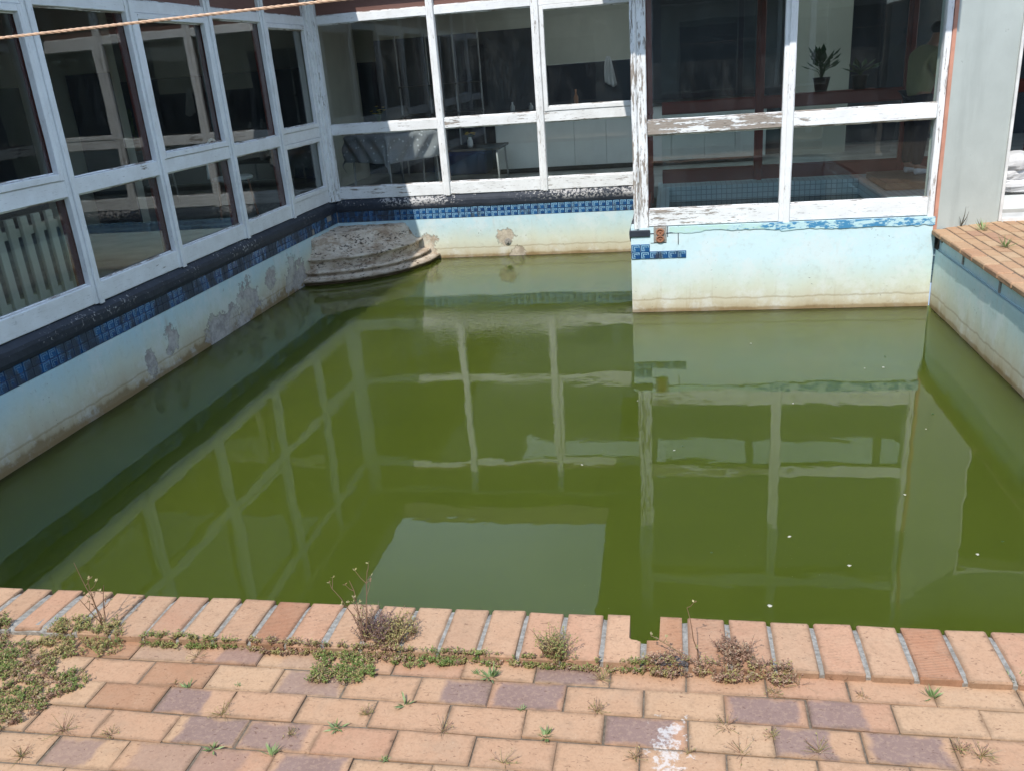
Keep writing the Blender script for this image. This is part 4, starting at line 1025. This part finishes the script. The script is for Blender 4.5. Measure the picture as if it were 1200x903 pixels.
# ------------------------------------------------------------------ person inside the bay
def skin_mesh(name, pts, edges, radii, mat, parent, loc, rz=0, sub=2):
    me = bpy.data.meshes.new(name); me.from_pydata(pts, edges, [])
    tmp = bpy.data.objects.new('tmp', me); COL.objects.link(tmp)
    sk_ = tmp.modifiers.new('s', 'SKIN'); sd = tmp.modifiers.new('d', 'SUBSURF'); sd.levels = sub; sd.render_levels = sub
    for i, r in enumerate(radii): tmp.data.skin_vertices[0].data[i].radius = r if isinstance(r, tuple) else (r, r)
    tmp.data.skin_vertices[0].data[0].use_root = True
    dg = bpy.context.evaluated_depsgraph_get(); ev = tmp.evaluated_get(dg)
    nm = bpy.data.meshes.new_from_object(ev); bpy.data.objects.remove(tmp); nm.name = name
    nm.materials.clear(); nm.materials.append(mat); nm.shade_smooth()
    o = bpy.data.objects.new(name, nm); COL.objects.link(o); o.parent = parent; return o
per = empty('person', (2.42, 9.5, .16), R(-75)); per.scale = (.9, .9, .9); tag(per, 'person in an olive shirt and dark trousers leaning away inside the bay', 'person')
# body (skin): continuous figure, root at pelvis
P = [(0, 0, .86), (0, .01, 1.06), (0, .05, 1.24), (0, .10, 1.35), (0, .14, 1.40), (0, .19, 1.48), (0, .21, 1.55),
     (-.17, .06, 1.26), (-.23, .08, 1.03), (-.20, .19, .88), (-.18, .22, .82), (.17, .06, 1.26), (.23, .08, 1.03), (.20, .19, .88), (.18, .22, .82),
     (-.09, 0, .80), (-.10, .02, .46), (-.10, -.01, .09), (-.11, .13, .04), (.09, 0, .80), (.10, .02, .46), (.10, -.01, .09), (.11, .13, .04)]
E = [(0, 1), (1, 2), (2, 3), (3, 4), (4, 5), (5, 6), (2, 7), (7, 8), (8, 9), (9, 10), (2, 11), (11, 12), (12, 13), (13, 14), (0, 15), (15, 16), (16, 17), (17, 18), (0, 19), (19, 20), (20, 21), (21, 22)]
RR = [(.13, .10), (.12, .095), (.14, .10), .06, .052, (.078, .092), (.06, .07), .052, .040, .031, .035, .052, .040, .031, .035, .082, .055, .038, .035, .082, .055, .038, .035]
skin_mesh('body', P, E, RR, SKIN, per, None)
skin_mesh('shirt', [(0, .0, .78), (0, .01, 1.04), (0, .05, 1.25), (0, .09, 1.345), (-.18, .06, 1.26), (-.235, .08, 1.06), (.18, .06, 1.26), (.235, .08, 1.06)], [(0, 1), (1, 2), (2, 3), (2, 4), (4, 5), (2, 6), (6, 7)],
          [(.178, .145), (.168, .135), (.175, .128), .085, .088, .072, .088, .072], OLIVE, per, None)
skin_mesh('trousers', [(0, 0, .98), (-.095, 0, .78), (-.105, .02, .46), (-.105, -.01, .10), (.095, 0, .78), (.105, .02, .46), (.105, -.01, .10)], [(0, 1), (1, 2), (2, 3), (0, 4), (4, 5), (5, 6)],
          [(.150, .125), .105, .078, .065, .105, .078, .065], NAVY, per, None)
skin_mesh('hair', [(0, .155, 1.46), (0, .17, 1.54), (0, .20, 1.60)], [(0, 1), (1, 2)], [(.075, .075), (.088, .098), (.06, .06)], HAIR, per, None)
for sx in (-1, 1):
    skin_mesh('shoe', [(sx*.105, -.03, .045), (sx*.11, .07, .04), (sx*.115, .17, .03)], [(0, 1), (1, 2)], [(.045, .05), (.045, .04), (.04, .03)], WHITEC, per, None)
    # hands: palm and five fingers
    bx = sx*.18
    hp = [(bx, .21, .83), (bx, .26, .79)]; he = [(0, 1)]; hr = [(.030, .016), (.036, .015)]
    for k in range(4):
        ox = bx+(k-1.5)*.019; ln = (.068, .078, .074, .058)[k]; b = len(hp)
        hp += [(ox, .275, .775), (ox, .275+ln*.5, .765-ln*.25), (ox, .275+ln*.75, .75-ln*.6)]; he += [(1, b), (b, b+1), (b+1, b+2)]; hr += [.010, .0085, .0075]
    b = len(hp); hp += [(bx-sx*.035, .235, .80), (bx-sx*.050, .27, .785), (bx-sx*.048, .295, .765)]; he += [(0, b), (b, b+1), (b+1, b+2)]; hr += [.012, .010, .008]
    skin_mesh('hand', hp, he, hr, SKIN, per, None, sub=1)

# ------------------------------------------------------------------ washing line
mb = MB()
A = Vector((-3.60, 1.22, 1.545)); B = Vector((5.3, 1.22, 1.677))
NP = 900
for s in (0, 1, 2):
    pts = []
    for i in range(NP+1):
        t = i/NP; p = A.lerp(B, t);  a = 2*math.pi*(t*(B-A).length/.035)+s*2.094
        pts.append(p+Vector((0, math.cos(a), math.sin(a)))*.0012)
    mb.tube(pts, .0013, 5)
wlr = mb.build('washing_line', ROPE); tag(wlr, 'orange twisted twine line across the top left corner', 'line')

# ------------------------------------------------------------------ courtyard parts out of view, added to shape the reflections in the panes
hw2 = slab('added_garden_wall', (5.4, -5.0, -.05), (5.6, 7.6, 2.3), OUTW, None); tag(hw2, 'cream rendered wall added out of view on the right for the left pane reflections', 'wall')  # unseen wall added to block sky and give the left panes a pale reflection
ver = empty('added_verandah', (0, -4, 0)); tag(ver, 'covered porch added out of view behind the terrace to darken the pane reflections', 'added_verandah')
slab('roof', (-9, -7, Z_EAVE), (5.3, -1.5, Z_EAVE+.14), WOODC, ver); slab('fascia', (-9, -1.499, Z_EAVE-.03), (5.3, -1.47, Z_EAVE+.18), FASC, ver)  # unseen roof and wall put in so the panes mirror something dark
slab('wall', (-9, -4.6, -.02), (5.3, -4.4, Z_EAVE-.001), GREYWALL, ver)
for x in (-6, -3.2, -.4, 2.4): 
    mb = MB(); mb.box((x, -1.75, -.02), (x+.1, -1.65, Z_EAVE-.001), .006); mb.build('post', WHITEP, ver)
for x in (-6.5, -3.5, .2, 2.8): slab('dark_window', (x, -4.399, .5), (x+1.5, -4.37, 2.1), DARKM, ver)

# ------------------------------------------------------------------ weeds
GREENS = [(.17, .25, .06), (.22, .29, .08), (.27, .32, .10), (.14, .21, .05)]
OLIVES = [(.37, .32, .12), (.42, .34, .15), (.31, .29, .10)]
BROWNS = [(.36, .21, .14), (.42, .26, .18), (.28, .16, .11), (.46, .35, .23)]
def leaf(mb, p, d, L, Wd, c, rs):
    d = d.normalized(); s = d.cross(Vector((0, 0, 1)))
    s = (s if s.length > .05 else Vector((1, 0, 0))).normalized()
    q = (s*rs.uniform(.5, 1)+Vector((0, 0, rs.uniform(-.4, .4)))).normalized()*Wd/2
    v = rs.uniform(.75, 1.25); c = tuple(x*v for x in c)
    mb.add([p, p+d*L*.5+q, p+d*L, p+d*L*.5-q], [(0, 1, 2, 3)], c)
def sprig(mb, p, h, n, pal, rs, lsz=.007, lean=None):
    a = rs.uniform(0, 6.28); ln = lean if lean is not None else rs.uniform(.2, 1.0)
    tip = p+Vector((math.cos(a)*h*ln, math.sin(a)*h*ln, h)); mid = p.lerp(tip, .5)+Vector((0, 0, h*.12))
    mb.tube([p, mid, tip], [.0009, .0008, .0004], 3, rs.choice(BROWNS))
    for k in range(n):
        t = (k+1)/n; q = (p.lerp(mid, t*2) if t < .5 else mid.lerp(tip, t*2-1))
        b = rs.uniform(0, 6.28); leaf(mb, q, Vector((math.cos(b), math.sin(b), rs.uniform(-.1, .8))), lsz*rs.uniform(.7, 1.3), lsz*.5*rs.uniform(.8, 1.2), rs.choice(pal), rs)
def mat_weed(label, inside, bbox, n, pal_fn, h, seed, zb=.001):
    mb = MB(); rs = random.Random(seed); k = 0; tries = 0; cx = cy = 0
    while k < n and tries < n*30:
        tries += 1; x = rs.uniform(bbox[0], bbox[1]); y = rs.uniform(bbox[2], bbox[3])
        if not inside(x, y) or mnoise.noise(Vector((x*38, y*38, seed)))+rs.uniform(-.3, .3) < -.08: continue
        z = ZC if y > YC1-.002 else zb
        sprig(mb, Vector((x, y, z)), h*rs.uniform(.5, 1.2), rs.randint(6, 9), pal_fn(x, y, rs), rs); k += 1
    o = mb.build('weed_mat', LEAF, None, recalc=False); tag(o, label, 'weeds'); return o
def blob(cx, cy, rx, ry, k=.5, s=9, seed=0):
    return lambda x, y: ((x-cx)/rx)**2+((y-cy)/ry)**2 < 1+k*2*mnoise.noise(Vector((x*s, y*s, seed)))
b1 = blob(-1.86, 1.62, .24, .15, .9, 9, 1); b1b = blob(-1.70, 1.80, .15, .06, .5, 14, 2); b1c = blob(-2.02, 1.76, .16, .12, .5, 9, 8)
def palL(x, y, rs):
    g = mnoise.noise(Vector((x*7, y*7, 5)))+rs.uniform(-.45, .45)
    return GREENS if g > -.05 else (OLIVES if g > -.3 else BROWNS)
mat_weed('large creeping green weed mat at the left edge of the paving', lambda x, y: b1(x, y) or b1c(x, y), (-2.3, -1.55, 1.4, 1.9), 2500, palL, .014, 11)
mat_weed('yellowish weed mat climbing onto the coping under the bare stalk', lambda x, y: b1b(x, y) or blob(-1.72, 1.87, .12, .035, .4, 12, 3)(x, y), (-1.95, -1.5, 1.7, 1.94), 430, lambda x, y, rs: OLIVES if rs.random() < .75 else GREENS, .018, 12)
def strip(x0, x1, yc, wd, s=7, seed=0):
    return lambda x, y: x0 < x < x1 and abs(y-yc) < wd*(.75+.9*mnoise.noise(Vector((x*s, 0, seed))))
mat_weed('thin band of weeds along the coping joint on the left', strip(-1.52, -.70, 1.826, .019, 6, 1), (-1.52, -.7, 1.78, 1.87), 620, lambda x, y, rs: (OLIVES if rs.random() < .5 else (BROWNS if x > -1.2 else GREENS)), .013, 13)
bb = blob(-.885, 1.765, .085, .060, .8, 13, 4); bb2 = blob(-.80, 1.815, .20, .024, .7, 12, 6)
mat_weed('thick green and brown weed mat in the middle of the coping joint', lambda x, y: bb(x, y) or bb2(x, y), (-1.06, -.58, 1.66, 1.88), 700, palL, .014, 14)
b3 = blob(-.80, 1.90, .075, .055, .5, 16, 5)
mat_weed('purplish dry weed clump lying over the coping bricks', b3, (-.92, -.68, 1.83, 1.98), 300, lambda x, y, rs: [(.20, .13, .12), (.26, .17, .15), (.15, .10, .09)] if x < -.78 and rs.random() < .75 else OLIVES, .045, 15)
mat_weed('sparse green weeds along the coping joint right of the middle clump', strip(-.72, .02, 1.822, .017, 9, 3), (-.62, 0, 1.77, 1.87), 480, lambda x, y, rs: GREENS if rs.random() < .35 else (OLIVES if rs.random() < .6 else BROWNS), .012, 16)
mat_weed('yellow green tuft over the joint in front of the coping', blob(-.315, 1.85, .033, .030, .3, 20, 5), (-.36, -.26, 1.8, 1.9), 150, lambda x, y, rs: OLIVES if rs.random() < .7 else GREENS, .05, 17)
b4 = blob(.12, 1.825, .22, .028, .5, 10, 9)
mat_weed('reddish brown dry weed band near the notched coping brick', b4, (-.12, .40, 1.78, 1.87), 520, lambda x, y, rs: BROWNS if rs.random() < .72 else OLIVES, .022, 18)
mat_weed('reddish dry sprigs climbing over a red coping brick', blob(.155, 1.885, .045, .040, .4, 20, 2), (.08, .24, 1.83, 1.95), 140, lambda x, y, rs: BROWNS, .04, 19)
mat_weed('dark gravelly seed heap beside the notched coping brick', blob(-.005, 1.835, .045, .022, .3, 20, 2), (-.07, .06, 1.8, 1.87), 260, lambda x, y, rs: [(.10, .095, .10), (.17, .16, .17), (.24, .21, .20)], .007, 20)
# tall dry stalks
def stalk(label, base, specs, seed):
    t = empty('dry_stalk', base); tag(t, label, 'weed'); rs = random.Random(seed)
    for (dx, dy, h, forks) in specs:
        mb = MB(); pts = []
        for i in range(7):
            q = i/6; pts.append(Vector((dx*q**1.3+rs.uniform(-.004, .004), dy*q, h*q)))
        c = rs.choice([(.26, .16, .10), (.30, .22, .12), (.22, .13, .09)])
        mb.tube(pts, [.0022*(1-.6*i/6) for i in range(7)], 5, c)
        for k in range(forks):
            i = rs.randint(2, 6); p = pts[i]; a = rs.uniform(0, 6.28); L = h*rs.uniform(.10, .28)
            e = p+Vector((math.cos(a)*L*.7, math.sin(a)*L*.5, L*.75)); mb.tube([p, p.lerp(e, .5)+Vector((0, 0, -.004)), e], [.0011, .0009, .0006], 4, c)
            for _ in range(3):
                leaf(mb, e, Vector((rs.uniform(-1, 1), rs.uniform(-1, 1), rs.uniform(0, 1))), .009, .006, rs.choice([(.42, .36, .20), (.35, .30, .14), (.28, .17, .10)]), rs)
        o = link('stem', mb.mesh('stem', recalc=False), LEAF, t)
stalk('bare forked brown stalk rising above the coping on the left', (-1.67, 1.87, .0), [(-.055, .02, .225, 3), (-.012, .0, .175, 3), (.022, .02, .15, 4), (-.045, -.01, .12, 2)], 31)
stalk('thin seeding stalks rising from the middle weed clump', (-.845, 1.86, .02), [(-.085, .03, .15, 5), (-.04, .05, .165, 6), (.012, .06, .19, 5), (-.025, .02, .10, 3)], 32)
stalk('single thin dry stalk beside the notched coping brick', (.065, 1.84, .0), [(-.035, .03, .17, 2), (-.12, .02, .085, 5)], 33)
# small tufts in the joints
tg, tb_ = [], []
GT = [(475, 825), (395, 852), (318, 884), (220, 805), (545, 770), (640, 862), (575, 793), (612, 830), (248, 877), (1093, 817), (1188, 800), (450, 890), (560, 790), (280, 803), (1130, 788)]
BT = [(205, 800), (75, 855), (130, 860), (25, 885), (260, 836), (430, 835), (520, 856), (590, 893), (745, 887), (908, 812), (905, 862), (870, 882), (700, 832), (705, 795), (808, 880), (960, 880), (1010, 815), (1125, 878), (1150, 885), (640, 765), (232, 770), (340, 860), (850, 850), (935, 802)]
def pix(q):
    x = (q[0]-600)/998.74; y = -(q[1]-451.5)/998.74; d = f_+r2*x+u2*y; t = -1.4904/d.z; return Vector((d.x*t, d.y*t, 0))
ORD = ['first', 'second', 'third', 'fourth', 'fifth', 'sixth', 'seventh', 'eighth', 'ninth', 'tenth', 'eleventh', 'twelfth', 'thirteenth', 'fourteenth', 'fifteenth', 'sixteenth', 'seventeenth', 'eighteenth', 'nineteenth', 'twentieth', 'twenty-first', 'twenty-second', 'twenty-third', 'twenty-fourth', 'twenty-fifth']
def tuft(p, green, seed, label, group, size=1.0):
    rs = random.Random(seed); mb = MB()
    for k in range(rs.randint(10, 30) if green else rs.randint(16, 44)):
        a = rs.uniform(0, 6.28); el = rs.uniform(.25, 1.2) if green else rs.uniform(.1, 1.1); L = rs.uniform(.014, .030)*size*1.25*(1 if green else .95)
        d = Vector((math.cos(a)*math.cos(el), math.sin(a)*math.cos(el), math.sin(el))); o0 = Vector((rs.uniform(-.006, .006), rs.uniform(-.003, .003), -.002))
        if green: leaf(mb, o0, d, L, .0048*min(size, 2), rs.choice([(.25, .34, .14), (.33, .42, .20), (.20, .28, .10)]), rs)
        else:
            mb.tube([o0, o0+d*L*.6, o0+d*L+Vector((0, 0, -.002))], [.0006, .0005, .0003], 3, rs.choice(BROWNS+OLIVES))
            if rs.random() < .6: leaf(mb, o0+d*L*.8, Vector((rs.uniform(-1, 1), rs.uniform(-1, 1), .4)), .006, .003, rs.choice(BROWNS+OLIVES), rs)
    o = link('weed_tuft', mb.mesh('weed_tuft', recalc=False), LEAF, None, p); tag(o, label, 'weed', group)
for i, q in enumerate(sorted(GT)): tuft(pix(q), True, 200+i, 'green star shaped weed tuft in the paver joints, %s from the left' % ORD[i], 'green weed tufts between pavers', .85+.42*math.sin(i*2.3))
for i, q in enumerate(sorted(BT)): tuft(pix(q), False, 300+i, 'dry brown weed tuft in the paver joints, %s from the left' % ORD[i], 'brown weed tufts between pavers', 1.1+.5*math.sin(i*1.7))
for i, (q, lb) in enumerate((((1151, 270), 'green grass tuft on the right terrace nearest the grey pier'), ((1178, 290), 'green grass tuft on the right terrace near the frame edge'))):
    tuft(pix(q), True, 400+i, lb, None, 3.2)
st = MB(); b0 = Vector((2.33, 7.50, 0))
for d in ((.05, 0, .12), (-.02, .0, .08), (.02, -.01, .16)): st.tube([b0, b0+Vector(d)*.6+Vector((0, -.02, 0)), b0+Vector(d)], [.004, .003, .001], 4, (.12, .11, .08))
o = st.build('dry_stalk', LEAF, recalc=False); tag(o, 'small bare dry twig at the foot of the grey pier', 'weed')

# ------------------------------------------------------------------ floating specks
WSP = mat_plain('bleached_leaf', (.55, .52, .42), .7); rs = random.Random(77)
def wpix(q):
    x = (q[0]-600)/998.74; y = -(q[1]-451.5)/998.74; d = f_+r2*x+u2*y; t = (ZW-1.4904)/d.z; return Vector((d.x*t, d.y*t, ZW+.003))
for i, q in enumerate([(1093, 485), (790, 528), (747, 470), (929, 473), (834, 648), (995, 663), (880, 403), (1013, 432), (1037, 418), (1035, 431), (1060, 580), (1085, 503), (1175, 635), (925, 629), (682, 545), (902, 710), (800, 523), (1145, 650)]):
    p = wpix(q); mb = MB(); s = rs.uniform(.004, .008)*(1.7 if i == 15 else 1); vs = []
    for k in range(7):
        a = 6.28*k/7; r = s*rs.uniform(.5, 1.1); vs.append((math.cos(a)*r*1.3, math.sin(a)*r, rs.uniform(0, .003)))
    mb.add(vs+[(0, 0, .005)], [(k, (k+1) % 7, 7) for k in range(7)])
    o = link('floating_leaf', mb.mesh('floating_leaf', recalc=False), WSP if i % 4 else GREEN, None, p); o.modifiers.new('t', 'SOLIDIFY').thickness = .0015
    tag(o, 'tiny pale leaf scrap floating on the green water', 'leaf', 'leaf scraps floating on the water')
